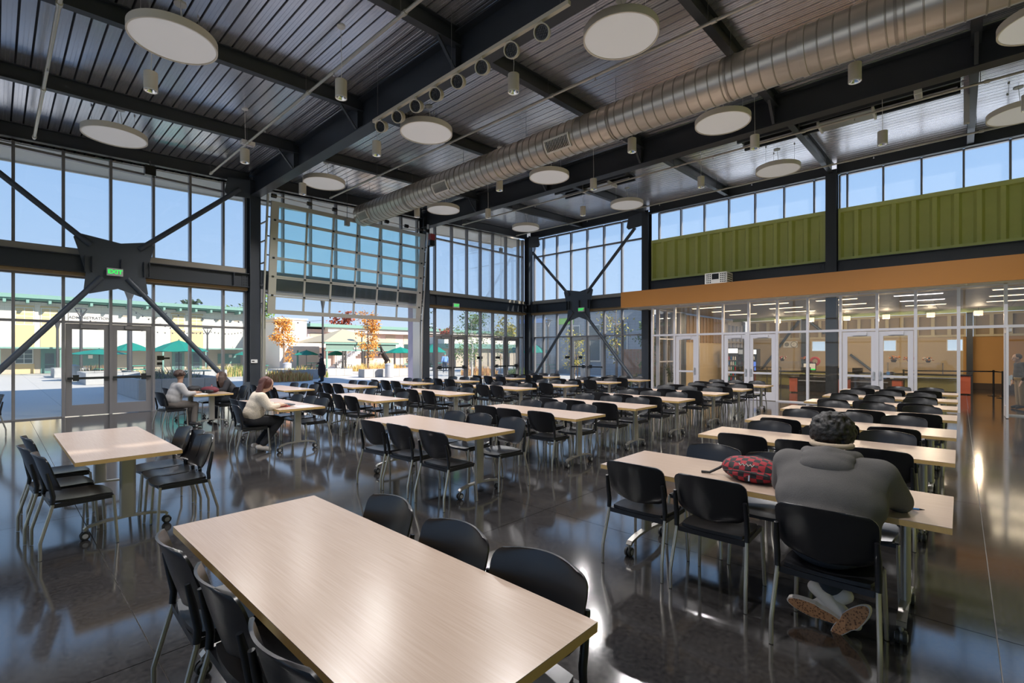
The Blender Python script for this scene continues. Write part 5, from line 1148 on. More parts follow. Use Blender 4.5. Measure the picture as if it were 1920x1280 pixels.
# wall clock
t = thing('wall_clock', (RX - .03, -9.75, 2.15), 'white clock and speaker panel on the servery wall', 'clock')
pbox('panel', 'sign_white', t, RX - .06, RX - .004, -10.10, -9.38, 1.99, 2.35)
MC = Matrix.Translation((RX - .06, -9.93, 2.17)) @ Matrix.Rotation(-PI / 2, 4, 'Y')
MB().lathe([(.155, 0), (.165, .0), (.165, .03), (.150, .03), (.150, .012)], 28, MC, True, False).build('clock_rim', 'screen_dark', t, smooth=40); MB().lathe([(.001, .012), (.150, .012)], 28, MC, False, False).build('dial', 'sign_white', t)
MB().box(-.004, .004, 0, .10, .014, .018, MC).box(0, .07, -.005, .005, .014, .018, MC).build('hands', 'screen_dark', t); MS = Matrix.Translation((RX - .06, -9.56, 2.17)) @ Matrix.Rotation(-PI / 2, 4, 'Y'); MB().lathe([(.12, 0), (.12, .006), (.001, .008)], 24, MS, True, False).build('speaker_grille', 'caster_grey', t)
# coolers by the left wall
def cooler(x0, x1, y0, y1, h, label, header=True):
    t = thing('drinks_cooler', ((x0 + x1) / 2, (y0 + y1) / 2, 0), label, 'cooler', 'drinks coolers')
    pbox('cabinet', 'screen_dark', t, x0, x1, y0, y1, 0, h)
    if header: pbox('header_sign', 'white_glow', t, x0 - .02, x0 - .001, y0 + .03, y1 - .03, h - .28, h - .04)
    pbox('glass_door', 'steel', t, x0 - .012, x0 - .001, y0 + .05, y1 - .05, .12, h - .32)
    for k in range(5):
        zz = .22 + k * .27; pbox('shelf', 'steel_shiny', t, x0 - .03, x0 - .013, y0 + .08, y1 - .08, zz, zz + .02)
        for q in range(5): MB().lathe([(.03, 0), (.03, .13), (.012, .17), (.012, .2)], 8, Matrix.Translation((x0 - .045, y0 + .14 + q * (y1 - y0 - .28) / 4, zz + .02))).build('bottle', ('sign_white', 'pen_blue', 'sign_red', 'cap_green', 'sign_white')[(q + k) % 5], t)
cooler(6.9, 7.6, -8.45, -7.75, 1.95, 'black drinks cooler with lit header by brown boards'); cooler(8.1, 8.7, -9.0, -8.5, 1.9, 'black drinks cooler with lit header beside window wall')
t = thing('menu_screen', (7.9, -9.0, 1.2), 'blue lit poster screen beside the drinks cooler', 'screen'); pbox('screen_frame', 'screen_dark', t, 6.6, 6.66, -9.42, -8.80, .75, 1.28); pbox('display', 'screen_blue', t, 6.59, 6.60, -9.38, -8.84, .80, 1.24); pbox('stand', 'screen_dark', t, 6.55, 6.75, -9.2, -9.0, 0, .75)
# railing in the servery
t = thing('queue_railing', (6.0, -9.8, 0), 'dark metal queue railing in front of serving counter', 'railing'); MB().tube([(6.2, -9.4, 1.0), (6.2, -10.6, 1.0)], .02, 8).tube([(6.2, -9.4, .55), (6.2, -10.6, .55)], .014, 8).build('rails', 'steel', t)
for y in (-9.4, -10.0, -10.6): MB().tube([(6.2, y, 0), (6.2, y, 1.0)], .02, 8).build('post', 'steel', t)
# belt stanchions
SPT = [(7.19, -17.85), (6.1, -18.05), (5.9, -15.2), (4.0, -18.6)]
for i, (x, y) in enumerate(SPT):
    t = thing('belt_stanchion', (x, y, 0), ['black belt stanchion beside the red counter end', 'black belt stanchion just inside the open glass door', 'black belt stanchion in front of the olive counter', 'black belt stanchion near the standing person'][i], 'stanchion', 'belt stanchions')
    MB().lathe([(.17, 0), (.17, .012), (.05, .03), (.03, .05), (.03, .95), (.035, .95), (.035, 1.0), (.02, 1.01)], 20, Matrix.Translation((x, y, 0))).build('post', 'screen_dark', t, smooth=40)
t = thing('queue_belt', (6.6, -17.9, .9), 'black retractable belt stretched between stanchions past counter end', 'belt'); MB().bar((7.16, -17.85, .955), (5.93, -15.23, .955), .004, .05).bar((7.16, -17.88, .955), (6.13, -18.05, .955), .004, .05).build('webbing', 'screen_dark', t)
# potted plant inside storefront
t = thing('potted_plant', (.1, -7.95, 0), 'leafy potted plant behind the first storefront pane', 'plant'); MB().lathe([(.14, 0), (.19, .05), (.20, .42), (.17, .42)], 16, Matrix.Translation((.1, -7.95, 0))).build('pot', 'pot_white', t, smooth=40)
rg = random.Random(8)
st_b = MB(); lv = []
for i in range(9):
    a = rg.uniform(0, 2 * PI); p = V(.1, -7.95, .40); q = p + V(math.cos(a) * .25, math.sin(a) * .25, rg.uniform(.35, .8)); st_b.tube([p, (p + q) / 2 + V(0, 0, .08), q], .008, 5)
    for k in range(9):
        f_ = rg.uniform(.4, 1); c = p + (q - p) * f_; aa = rg.uniform(0, 2 * PI); d = V(math.cos(aa), math.sin(aa), rg.uniform(-.3, .4)) * .16; w_ = d.cross(V(0, 0, 1)).normalized() * .035
        lv.append((c, d, w_))
st_b.build('stems', 'leaf_dark', t)
for c, d, w_ in lv: MB().add([c, c + d * .5 + w_, c + d - V(0, 0, .03), c + d * .5 - w_, c + d * .5 + V(0, 0, .012)], [(0, 1, 4), (1, 2, 4), (2, 3, 4), (3, 0, 4)]).build('leaf', 'leaf_dark', t)
# ================================================================== EXTERIOR
def brickmat(name, c1, c2, mort, sx, sy, scale=1.0, rough=.85, axes='xz'):
    m, n, l, b = nmat(name); g = n.new('ShaderNodeNewGeometry'); sp_ = n.new('ShaderNodeSeparateXYZ'); cb = n.new('ShaderNodeCombineXYZ'); br = n.new('ShaderNodeTexBrick')
    l.new(g.outputs['Position'], sp_.inputs[0]); l.new(sp_.outputs[{'x': 0, 'y': 1}[axes[0]]], cb.inputs[0]); l.new(sp_.outputs[{'z': 2, 'y': 1}[axes[1]]], cb.inputs[1]); l.new(cb.outputs[0], br.inputs['Vector'])
    br.offset = 0; br.inputs['Color1'].default_value = (*c1, 1); br.inputs['Color2'].default_value = (*c2, 1); br.inputs['Mortar'].default_value = (*mort, 1); br.inputs['Scale'].default_value = scale; br.inputs['Brick Width'].default_value = sx; br.inputs['Row Height'].default_value = sy; br.inputs['Mortar Size'].default_value = .012; br.inputs['Mortar Smooth'].default_value = .3
    l.new(br.outputs[0], b.inputs['Base Color']); b.inputs['Roughness'].default_value = rough; b.inputs['Specular IOR Level'].default_value = .2; return m
brickmat('cmu_cream', (.72, .66, .58), (.70, .64, .56), (.58, .53, .46), .42, .21); brickmat('cmu_grey', (.36, .37, .38), (.34, .35, .36), (.28, .29, .30), .42, .21, axes='yz'); brickmat('brick_orange', (.52, .25, .13), (.46, .21, .11), (.45, .36, .28), .22, .08, axes='yz'); brickmat('paving', (.62, .57, .51), (.61, .56, .50), (.46, .42, .38), 3.0, 3.0, axes='xy')
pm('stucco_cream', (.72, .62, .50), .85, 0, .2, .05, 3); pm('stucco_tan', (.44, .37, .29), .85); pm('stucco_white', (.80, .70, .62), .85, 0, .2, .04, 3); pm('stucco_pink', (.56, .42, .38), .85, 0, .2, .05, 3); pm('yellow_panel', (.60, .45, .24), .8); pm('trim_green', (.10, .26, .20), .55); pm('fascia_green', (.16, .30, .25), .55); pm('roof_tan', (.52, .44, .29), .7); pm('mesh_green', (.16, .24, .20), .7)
pm('win_dark', (.10, .13, .15), .12, 0, .7); pm('win_frame', (.62, .66, .66), .5); pm('door_green', (.12, .24, .21), .5); pm('umbrella_green', (.0, .22, .16), .75); pm('pole_dark', (.06, .055, .055), .45, .3); pm('planter_grey', (.40, .39, .38), .85, 0, .2, .12, 5); pm('bin_grey', (.42, .43, .46), .5); pm('leaf_orange', (.72, .33, .07), .7, 0, .3, .35, 3); pm('leaf_green', (.14, .22, .05), .7, 0, .3, .4, 3); pm('leaf_yellow', (.42, .36, .05), .7, 0, .3, .35, 3); pm('leaf_pine', (.05, .08, .04), .8, 0, .3, .4, 2); pm('leaf_red', (.40, .10, .05), .8, 0, .3, .3, 2); pm('bark', (.20, .14, .10), .9); pm('bark_birch', (.55, .52, .48), .85); pm('stake', (.50, .28, .12), .8); pm('grass_gold', (.68, .48, .17), .85, 0, .2, .35, 4); pm('grass_green', (.17, .24, .06), .85, 0, .2, .35, 4); pm('grass_orange', (.68, .33, .14), .85, 0, .2, .35, 4); pm('bronze', (.03, .022, .02), .35, .4); pm('sign_lime', (.28, .62, .05), .5); pm('sign_blue', (.30, .45, .75), .5); pm('letters', (.10, .10, .11), .5); pm('table_green', (.02, .28, .20), .5); pm('railing', (.45, .47, .48), .5); pm('lilac', (.60, .52, .62), .7)
gr = thing('courtyard_ground', (0, 30, 0), 'sunlit scored concrete courtyard paving', 'paving', kind='structure')
pbox('paving', 'paving', gr, -70, 60, .46, 95, -.20, -.012); pbox('paving', 'paving', gr, .46, 60, -7.20, .46, -.20, -.012); pbox('paving', 'paving', gr, -70, -27.8, -40, .46, -.20, -.012); pbox('paving', 'paving', gr, -27.8, 60, -60, -27.3, -.20, -.012); pbox('paving', 'paving', gr, 12.1, 60, -27.3, -7.2, -.20, -.012); pbox('paving', 'paving', gr, -27.8, .46, -27.3, -21.0, -.20, -.012)
# ---------------------------------------------------------------- administration building
AY = 38.6
ab = thing('school_building', (-20, AY, 0), 'long two-storey cream block building with green eaves and ADMINISTRATION sign', 'building')
AX0, AX1 = -48.0, -.6
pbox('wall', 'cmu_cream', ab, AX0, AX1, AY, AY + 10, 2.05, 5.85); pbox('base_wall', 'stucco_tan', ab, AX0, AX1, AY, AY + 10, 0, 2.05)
rf_ = pbox('roof', 'fascia_green', ab, AX0, AX1 + .5, AY - 1.5, AY + 10, 6.02, 6.33); pbox('soffit', 'trim_green', ab, AX0, AX1 + .4, AY - 1.3, AY + .1, 5.92, 6.02)
for k in range(38):
    xx = AX1 - .4 - k * 1.28; pbox('rafter_tail', 'fascia_green', ab, xx - .09, xx + .09, AY - 1.35, AY, 5.66, 5.92)
def win(x0, x1, z0, z1, nx=2, nz=3, frame='win_frame'):
    f_ = MB(); f_.box(x0 - .05, x1 + .05, AY - .06, AY - .01, z0 - .05, z0).box(x0 - .05, x1 + .05, AY - .06, AY - .01, z1, z1 + .05).box(x0 - .05, x0, AY - .06, AY - .01, z0, z1).box(x1, x1 + .05, AY - .06, AY - .01, z0, z1)
    for i in range(1, nx): xx = x0 + (x1 - x0) * i / nx; f_.box(xx - .02, xx + .02, AY - .06, AY - .01, z0, z1)
    for j in range(1, nz): zz = z0 + (z1 - z0) * j / nz; f_.box(x0, x1, AY - .055, AY - .01, zz - .02, zz + .02)
    w_ = f_.build('window', frame, ab)
    for i in range(nx):
        for j in range(nz): pbox('pane', 'win_dark', w_, x0 + (x1 - x0) * i / nx + .02, x0 + (x1 - x0) * (i + 1) / nx - .02, AY - .03, AY - .012, z0 + (z1 - z0) * j / nz + .02, z0 + (z1 - z0) * (j + 1) / nz - .02)
for x0 in (-18.29, -16.79, -7.83, -6.29, -29.5, -28.0, -40, -38.5):
    pbox('yellow_panel', 'yellow_panel', ab, x0 - .08, x0 + 1.08, AY - .05, AY + .01, 2.15, 5.55)
    win(x0, x0 + 1.0, 4.0, 5.33, 2, 4)
for x0 in (-18.29, -29.5, -40): pbox('yellow_panel', 'yellow_panel', ab, x0 - .08, x0 + 1.08, AY - .05, AY + .01, 0, .8); win(x0, x0 + .96, .85, 1.95, 2, 3)
for x0 in (-16.76, -7.74, -6.25, -28.0, -38.5):
    d_ = pbox('door', 'door_green', ab, x0 - .08, x0 + .92, AY - .08, AY + .01, 0, 2.0); pbox('door_glass', 'win_dark', d_, x0 + .16, x0 + .72, AY - .10, AY - .082, .75, 1.65); pbox('door_glass', 'win_dark', d_, x0 + .16, x0 + .72, AY - .10, AY - .082, .2, .68)
for x0, x1 in ((-14.9, -12.6), (-3.92, -1.83)): nb_ = pbox('notice_board', 'door_green', ab, x0, x1, AY - .08, AY - .01, .58, 1.60); pbox('paper', 'stucco_white', nb_, x0 + 1.0, x0 + 1.3, AY - .09, AY - .081, 1.2, 1.5)
pbox('canopy', 'fascia_green', ab, AX0, AX1 - 1.4, AY - 2.6, AY - .1, 2.02, 2.14)
for k in range(12): xx = AX1 - 1.6 - k * 3.4; pbox('canopy_post', 'fascia_green', ab, xx - .06, xx + .06, AY - 2.5, AY - 2.38, 0, 2.02)
sg = pbox('sign_board', 'stucco_white', ab, -15.15, -12.45, AY - .12, AY - .02, 4.30, 5.10)
textmesh('lettering', 'ADMINISTRATION', .33, 'letters', sg, Matrix.Translation((-13.80, AY - .135, 4.70)) @ Matrix.Rotation(PI / 2, 4, 'X'), .012, bold=.006)
for x0 in (-11.6, -9.4, -4.2, -2.4): pbox('wall_vent', 'stucco_tan', ab, x0, x0 + .45, AY - .04, AY, 4.95, 5.10)
# white stair block at its end, pavilion, far pink building
wbk = thing('white_block', (2.3, 33, 0), 'white stucco stair block at the end of long cream building', 'building')
pbox('tall_wall', 'stucco_white', wbk, -.05, 2.75, 33, 38, 0, 5.05); pbox('low_wall', 'stucco_white', wbk, 2.75, 4.1, 33, 38, 0, 3.35); pbox('parapet', 'stucco_cream', wbk, -.5, 2.85, 32.9, 38, 5.05, 5.22); pbox('shade_panel', 'stucco_tan', wbk, -.5, 1.5, 32.9, 33, 4.0, 4.75); pbox('pilaster', 'stucco_white', wbk, -.05, .3, 32.8, 33.0, 0, 5.0)
fb = thing('far_building', (18, 43, 0), 'far pinkish two-storey building with balcony behind the pavilion', 'building')
pbox('wall', 'stucco_pink', fb, 7.3, 40, 43, 52, 0, 4.7); pbox('white_bay', 'stucco_white', fb, 10.6, 13.5, 42.4, 43, 0, 4.8); pbox('roof', 'fascia_green', fb, 7.0, 40, 41.6, 52, 4.95, 5.35); pbox('roof_band', 'stucco_white', fb, 9.5, 40, 42.0, 43, 4.35, 4.95); pbox('balcony_slab', 'stucco_white', fb, 3.5, 40, 40.8, 43, 2.35, 2.6)
for xx in range(8, 40, 2): pbox('rail_post', 'railing', fb, xx - .03, xx + .03, 40.85, 40.9, 2.6, 3.35)
for zz in (2.85, 3.1, 3.33): pbox('rail_bar', 'railing', fb, 3.6, 40, 40.85, 40.9, zz - .02, zz + .02)
for xx in (7.6, 15.5, 18.5, 21.5, 24.5): pbox('door', 'stucco_tan', fb, xx, xx + 1.0, 42.95, 43.0, .0, 2.1); pbox('upper_opening', 'stucco_tan', fb, xx, xx + 1.6, 42.95, 43.0, 2.65, 4.2)
stt = thing('outdoor_stair', (9.0, 37, 0), 'white outdoor stair with metal railings beside the pavilion', 'stairs')
for k in range(12): pbox('step', 'stucco_white', stt, 7.6 + k * .30, 7.92 + k * .30, 36.2, 37.6, max(0, k * .20 - .25), .2 + k * .20)
for k in range(0, 12, 2): pbox('baluster', 'railing', stt, 7.7 + k * .30, 7.74 + k * .30, 36.15, 36.2, k * .2, k * .2 + 1.05)
MB().tube([(7.7, 36.17, 1.0), (11.3, 36.17, 3.4)], .03, 6).tube([(7.7, 36.17, .6), (11.3, 36.17, 3.0)], .02, 6).build('handrail', 'railing', stt)
pv = thing('pavilion', (5, 28, 0), 'open pavilion with tan hipped roof and green mesh frieze', 'pavilion')
pvx0, pvx1, pvy0, pvy1 = 1.4, 8.9, 26, 32.5
MB().add([(pvx0 - .3, pvy0 - .3, 2.70), (pvx1 + .3, pvy0 - .3, 2.70), (pvx1 + .3, pvy1, 2.70), (pvx0 - .3, pvy1, 2.70), (5.15, 30, 4.15)], [(0, 1, 4), (1, 2, 4), (2, 3, 4), (3, 0, 4), (3, 2, 1, 0)]).build('roof', 'roof_tan', pv)
pbox('eave', 'fascia_green', pv, pvx0 - .25, pvx1 + .25, pvy0 - .25, pvy0 - .1, 2.52, 2.70)
pbox('frieze_mesh', 'mesh_green', pv, pvx0, pvx1, pvy0 - .05, pvy0, 1.98, 2.52); pbox('lower_beam', 'fascia_green', pv, pvx0 - .1, pvx1 + .1, pvy0 - .12, pvy0 + .02, 1.86, 1.98); pbox('side_frieze', 'mesh_green', pv, pvx1 - .05, pvx1, pvy0, pvy1, 1.98, 2.52)
for (xx, yy) in ((1.5, 26), (3.1, 26), (3.35, 26), (5.4, 26), (8.8, 26), (1.5, 32.3), (8.8, 32.3)): pbox('post', 'pole_dark' if xx > 3 else 'fascia_green', pv, xx - .07, xx + .07, yy - .07, yy + .07, 0, 1.95)
for k in range(6): pbox('sign_letter', 'stucco_white', pv, 4.15 + k * .17, 4.28 + k * .17, pvy0 - .13, pvy0 - .121, 2.02, 2.22)
# building beyond the corner
gb = thing('grey_building', (14, 6, 0), 'tall grey block building beyond the glazed corner', 'building')
pbox('wall', 'cmu_grey', gb, 12.3, 22, -1.0, 12.0, 0, 5.2); pbox('upper_wall', 'cmu_grey', gb, 12.3, 22, -6.5, -1.0, 0, 4.4); pbox('blue_band', 'sign_blue', gb, 12.24, 12.30, 8.6, 11.9, 4.25, 4.62)
for y0 in (1.0, 3.3, 5.2): w_ = pbox('window', 'alu_mill', gb, 12.22, 12.31, y0, y0 + 1.2, 1.0, 3.9); pbox('pane', 'win_dark', w_, 12.20, 12.22, y0 + .08, y0 + 1.12, 1.1, 3.8)
sl = pbox('lime_sign', 'sign_lime', gb, 12.2, 12.28, 5.85, 7.3, 4.02, 4.5)
lw = thing('long_low_building', (12, 34, 0), 'low grey-green roofed building behind the birch tree', 'building')
pbox('wall', 'stucco_tan', lw, 16, 40, 26, 34, 0, 2.2); pbox('roof', 'fascia_green', lw, 15.4, 40.5, 25.2, 34, 2.2, 2.75); pbox('roof_top', 'stucco_white', lw, 17, 40, 28, 34, 2.75, 3.6)
for k in range(6): pbox('post', 'pole_dark', lw, 16.5 + k * 3 - .08, 16.5 + k * 3 + .08, 25.4, 25.56, 0, 2.2)
bw = thing('brick_wall', (5.4, -4, 0), 'sunlit orange brick garden wall outside the corner brace', 'wall')
pbox('panel', 'brick_orange', bw, 6.0, 6.3, -6.6, -2.2, 0, 1.9); pbox('upper_panel', 'brick_orange', bw, 6.0, 6.3, -6.6, -4.2, 1.9, 2.7); pbox('coping', 'stucco_white', bw, 5.96, 6.34, -6.6, -2.2, 2.7, 2.75) if 0 else None
# lilac jamb pier of the overhead door opening outside
t = thing('outside_pier', (-6.4, .95, 0), 'pale lilac pier just outside the overhead door', 'pier', kind='structure'); pbox('pier', 'lilac', t, -6.95, -6.62, .60, 1.05, 0, 3.9)
t = thing('trim_9', (-10.3, 1.3, 3.85), 'outside canopy soffit above the doors', 'trim', kind='structure'); pbox('soffit_slab', 'soffit', t, -27, .5, .46, 1.5, 3.80, 3.98)
# ---------------------------------------------------------------- umbrellas with tables
def umbrella(x, y, z0, z1, r, label, seed=0, tbl=True):
    t = thing('patio_umbrella', (x, y, 0), label, 'umbrella', 'green patio umbrellas'); NS = 8
    vs = [(x, y, z1)]; rings = [(.5, .42), (1.0, 1.0)]
    for (fr, dz) in rings:
        for k in range(NS * 2):
            a = PI * k / NS + seed; rr = r * fr * (1 if k % 2 == 0 else .955); sag = 0 if k % 2 == 0 else .03 * fr; vs.append((x + rr * math.cos(a), y + rr * math.sin(a), z1 - (z1 - z0) * dz - sag))
    n2 = NS * 2; fs = [(0, 1 + k, 1 + (k + 1) % n2) for k in range(n2)] + [(1 + k, 1 + n2 + k, 1 + n2 + (k + 1) % n2, 1 + (k + 1) % n2) for k in range(n2)]
    vs2 = [(a, b_, c - .012) for a, b_, c in vs]; o_ = len(vs); fs += [tuple(i + o_ for i in reversed(f_)) for f_ in fs]
    MB().add(vs + vs2, fs).build('canopy', 'umbrella_green', t)
    MB().tube([(x, y, 0), (x, y, z1 + .05)], .025, 8).build('pole', 'pole_dark', t); MB().lathe([(.25, 0), (.25, .06), (.06, .09)], 16, Matrix.Translation((x, y, 0))).build('base', 'pole_dark', t)
    for k in range(NS):
        a = 2 * PI * k / NS + seed; MB().tube([(x, y, z1 - .06), (x + r * .96 * math.cos(a), y + r * .96 * math.sin(a), z0 - .02)], .009, 5).build('rib', 'pole_dark', t)
    return t
def picnic(x, y, label, rz=0):
    t = thing('picnic_table', (x, y, 0), label, 'picnic table', 'green picnic tables'); F = Matrix.Translation((x, y, 0)) @ Matrix.Rotation(rz, 4, 'Z')
    MB().box(-.75, .75, -.38, .38, .70, .74, F).build('table_top', 'table_green', t)
    for s in (-1, 1): MB().box(-.75, .75, s * .72 - .13, s * .72 + .13, .42, .46, F).build('bench', 'table_green', t)
    for s in (-1, 1):
        MB().tube([F @ V(s * .5, -.72, .42), F @ V(s * .5, -.6, .02), F @ V(s * .5, 0, .02), F @ V(s * .5, .6, .02), F @ V(s * .5, .72, .42)], .025, 6).tube([F @ V(s * .5, 0, .02), F @ V(s * .5, 0, .70)], .03, 6).build('leg_frame', 'pole_dark', t)
UM = [(-12.75, 13.6, 1.78, 2.36, 1.36, 'blue-green umbrella behind the boy in grey sweater'), (-12.4, 29, 1.86, 2.50, 1.4, 'green umbrella seen through the second panic-bar door'), (-15.1, 21.5, 1.62, 1.92, 1.5, 'green umbrella seen through the first panic-bar door'), (-2.4, 34.5, 1.50, 2.0, 1.2, 'small green umbrella beyond the girl with long hair'), (1.2, 29.6, 1.50, 1.95, 1.25, 'green umbrella between the orange trees'), (5.5, 32, 1.45, 1.95, 1.1, 'green umbrella beside the pavilion post'), (4.7, 18.9, 1.70, 2.21, 1.35, 'green umbrella beside the lilac pier'), (9.08, 20, 1.75, 2.52, 1.35, 'green umbrella seen through door by overhead door motor'), (13.6, 13.6, 1.70, 2.2, 1.35, 'green umbrella left of the corner column'), (10.6, 8.4, 1.72, 2.35, 1.25, 'green umbrella right of the corner column'), (14.5, 30, .95, 1.7, 1.2, 'drooping green umbrella behind the pier')]
for i, u in enumerate(UM):
    umbrella(*u[:5], u[5], .2 * i); picnic(u[0] + .5, u[1] - .6, 'green metal picnic table under the ' + u[5].split(' ', 1)[1].replace('umbrella', 'parasol'), .15 * i)
# ---------------------------------------------------------------- lamp posts
def lamppost(x, y, h, r, label, fork=True):
    t = thing('lamp_post', (x, y, 0), label, 'lamp post', 'courtyard lamp posts')
    MB().tube([(x, y, 0), (x, y, h - .5)], [r, r * .85], 12).build('pole', 'pole_dark', t, smooth=True)
    if fork:
        for s in (-1, 0, 1): MB().tube([(x, y, h - .55), (x + s * .32, y, h)], [r * .8, .02], 8).build('arm', 'pole_dark', t)
        MB().lathe([(.36, 0), (.36, .05), (.1, .1)], 16, Matrix.Translation((x, y, h))).build('lamp_head', 'pole_dark', t)
    else: MB().lathe([(r * .85, 0), (r * 2.0, .5), (r * 2.0, .55)], 14, Matrix.Translation((x, y, h - .5))).build('lamp_head', 'pole_dark', t)
    return t
for a in [(-15.24, 29, 4.8, .10, 'forked lamp post in front of the ADMINISTRATION sign'), (-13.86, 20, 5.45, .14, 'tall lamp post behind the second panic-bar door', False), (-5.6, 12, 4.9, .07, 'lamp post rising above the man in long coat', False), (4.6, 25.2, 3.7, .06, 'slim forked lamp post beside the pavilion sign'), (-7.1, 30, 3.75, .07, 'forked lamp post above the girl with long hair'), (-16.06, 35.2, 4.1, .10, 'lamp post by the green ground-floor door', False), (9.9, 6.6, 4.2, .07, 'forked lamp post outside the corner brace')]: lamppost(*a)
# ---------------------------------------------------------------- string lights
for i, (p, q, lb) in enumerate([((-15.24, 29, 4.2), (-7.1, 30, 3.5), 'string of festoon bulbs from the ADMINISTRATION lamp post'), ((-13.86, 20, 4.6), (-5.6, 12.2, 3.7), 'string of festoon bulbs from tall lamp post to overhead door'), ((-7.1, 30, 3.6), (-1.0, 36, 4.4), 'string of festoon bulbs running toward the white stair block'), ((-13.86, 20, 4.4), (-7.1, 30, 3.4), 'crossing string of festoon bulbs above the umbrellas')]):
    p, q = Vector(p), Vector(q); t = thing('string_lights', tuple((p + q) / 2), lb, 'string lights', 'festoon strings'); pts = [p + (q - p) * k / 16 - V(0, 0, 4 * .45 * (k / 16) * (1 - k / 16)) for k in range(17)]
    MB().tube(pts, .008, 5).build('wire', 'pole_dark', t)
    for k in range(1, 16): MB().ball(tuple(pts[k] - V(0, 0, .07)), .05, 7, 5).build('bulb', 'pole_dark', t)
# ---------------------------------------------------------------- vegetation
def leafcard(mb, c, s, rg):
    d = V(rg.uniform(-1, 1), rg.uniform(-1, 1), rg.uniform(-1, 1)).normalized(); e_ = d.orthogonal().normalized(); e2 = d.cross(e_); a = rg.uniform(0, 2 * PI); u = (e_ * math.cos(a) + e2 * math.sin(a)) * s; w_ = u.cross(d).normalized() * s * .55
    mb.add([c - u, c + w_, c + u, c - w_], [(0, 1, 2, 3)])
def tree(x, y, h, cr, label, leaf, bark='bark', n_=900, ls=.10, base=.25, seed=1, stakes=False, top=1.0, sc=(1, 1)):
    t = thing('tree', (x, y, 0), label, 'tree', 'courtyard trees'); rg = random.Random(seed); tr_ = MB()
    tr_.tube([(x, y, 0), (x + .04, y, h * .4), (x - .03, y + .02, h * .75), (x, y, h * .96)], [.035 * h / 2.5 + .02, .03 * h / 2.5 + .015, .02, .008], 8)
    tips = []
    for k in range(22):
        f_ = rg.uniform(base, .92); a = rg.uniform(0, 2 * PI); rr = cr * (1.0 - .75 * abs((f_ - base) / (1 - base) - .4)) * rg.uniform(.6, 1.0)
        p = V(x, y, h * f_); q = p + V(math.cos(a) * rr * sc[0], math.sin(a) * rr * sc[1], rr * rg.uniform(.2, .7)); tr_.tube([p, (p + q) / 2 + V(0, 0, -.03), q], [.018, .012, .005], 5); tips += [q, (p + q) / 2 + (q - p) * .2, p + (q - p) * .45]
    tr_.build('trunk', bark, t, smooth=True); lf = MB()
    for i in range(n_): leafcard(lf, rg.choice(tips) + V(rg.gauss(0, 1), rg.gauss(0, 1), rg.gauss(0, 1)) * cr * .16, ls * rg.uniform(.6, 1.3), rg)
    lf.build('foliage', leaf, t)['kind'] = 'stuff'
    if stakes:
        for s in (-1, 1): MB().tube([(x + s * .35, y, 0), (x + s * .35, y, 1.6)], .035, 6).build('stake', 'stake', t)
    return t
tree(-2.4, 26, 4.75, 1.05, 'slim orange-leaved tree in front of the white stair block', 'leaf_orange', n_=1500, ls=.10, base=.18, seed=2); tree(1.2, 18.3, 5.25, 1.05, 'orange-leaved tree in the square planter before the pavilion', 'leaf_orange', n_=1700, ls=.09, base=.18, seed=3)
tree(4.3, 9.2, 4.6, 1.7, 'green birch tree with stakes outside the double doors', 'leaf_green', 'bark_birch', 1700, .075, .2, 4, True); tree(9.5, 11.0, 3.6, 1.1, 'young green tree beside the corner double door', 'leaf_green', 'bark', 500, .07, .3, 5, True); tree(5.0, .6, 3.0, 1.0, 'yellow-green young tree outside the corner door', 'leaf_yellow', 'bark', 600, .07, .25, 6, True); tree(3.6, -3.2, 4.6, 1.0, 'sparse young tree beside the brick garden wall', 'leaf_yellow', 'bark', 380, .075, .3, 7); tree(3.2, -5.4, 3.2, .8, 'leafy tree outside the glazed servery end', 'leaf_green', 'bark', 700, .08, .3, 17)
tree(-34.5, 62, 11.5, 4.0, 'large dark pine behind the administration roof', 'leaf_pine', 'bark', 1600, .35, .3, 8) ; tree(-2.5, 58, 9.2, 2.8, 'dark evergreen behind the end of administration roof', 'leaf_pine', 'bark', 1600, .32, .25, 9); tree(7.5, 64, 9.8, 3.8, 'broad green tree above the white stair block', 'leaf_green', 'bark', 1600, .32, .25, 10); tree(21, 60, 8.0, 2.6, 'red autumn tree behind the far building', 'leaf_red', 'bark', 900, .3, .3, 11); tree(42, 66, 10, 2.8, 'feathery conifer behind the far building', 'leaf_pine', 'bark', 900, .3, .2, 12); tree(52, 62, 9.5, 3.0, 'dark conifer at the far building end', 'leaf_pine', 'bark', 900, .3, .2, 13); tree(38, 37.2, 7.0, 2.6, 'golden tree behind the long low building', 'leaf_yellow', 'bark', 1400, .22, .3, 14); tree(25, 37.5, 5.2, 1.2, 'small red tree beside the long low roof', 'leaf_red', 'bark', 500, .2, .3, 15)
def grass(x, y, rx, ry, h, label, mats, n_=500, seed=1, z=0):
    t = thing('grass_clump', (x, y, z), label, 'ornamental grass', 'courtyard grasses'); rg = random.Random(seed)
    for mi, mt in enumerate(mats):
        g_ = MB()
        for i in range(n_ // len(mats)):
            a = rg.uniform(0, 2 * PI); r = math.sqrt(rg.random()); px_, py_ = x + rx * r * math.cos(a), y + ry * r * math.sin(a); hh = h * rg.uniform(.5, 1.1) * (1.1 - .5 * r); b_ = rg.uniform(0, 2 * PI); d = V(math.cos(b_), math.sin(b_), 0) * hh * rg.uniform(.15, .5); w_ = V(-math.sin(b_), math.cos(b_), 0) * .018
            p = V(px_, py_, z); g_.add([p - w_, p + w_, p + d * .4 + V(0, 0, hh * .7) + w_ * .8, p + d + V(0, 0, hh), p + d * .4 + V(0, 0, hh * .7) - w_ * .8], [(0, 1, 2, 3, 4)])
        g_.build('blades', mt, t)['kind'] = 'stuff'
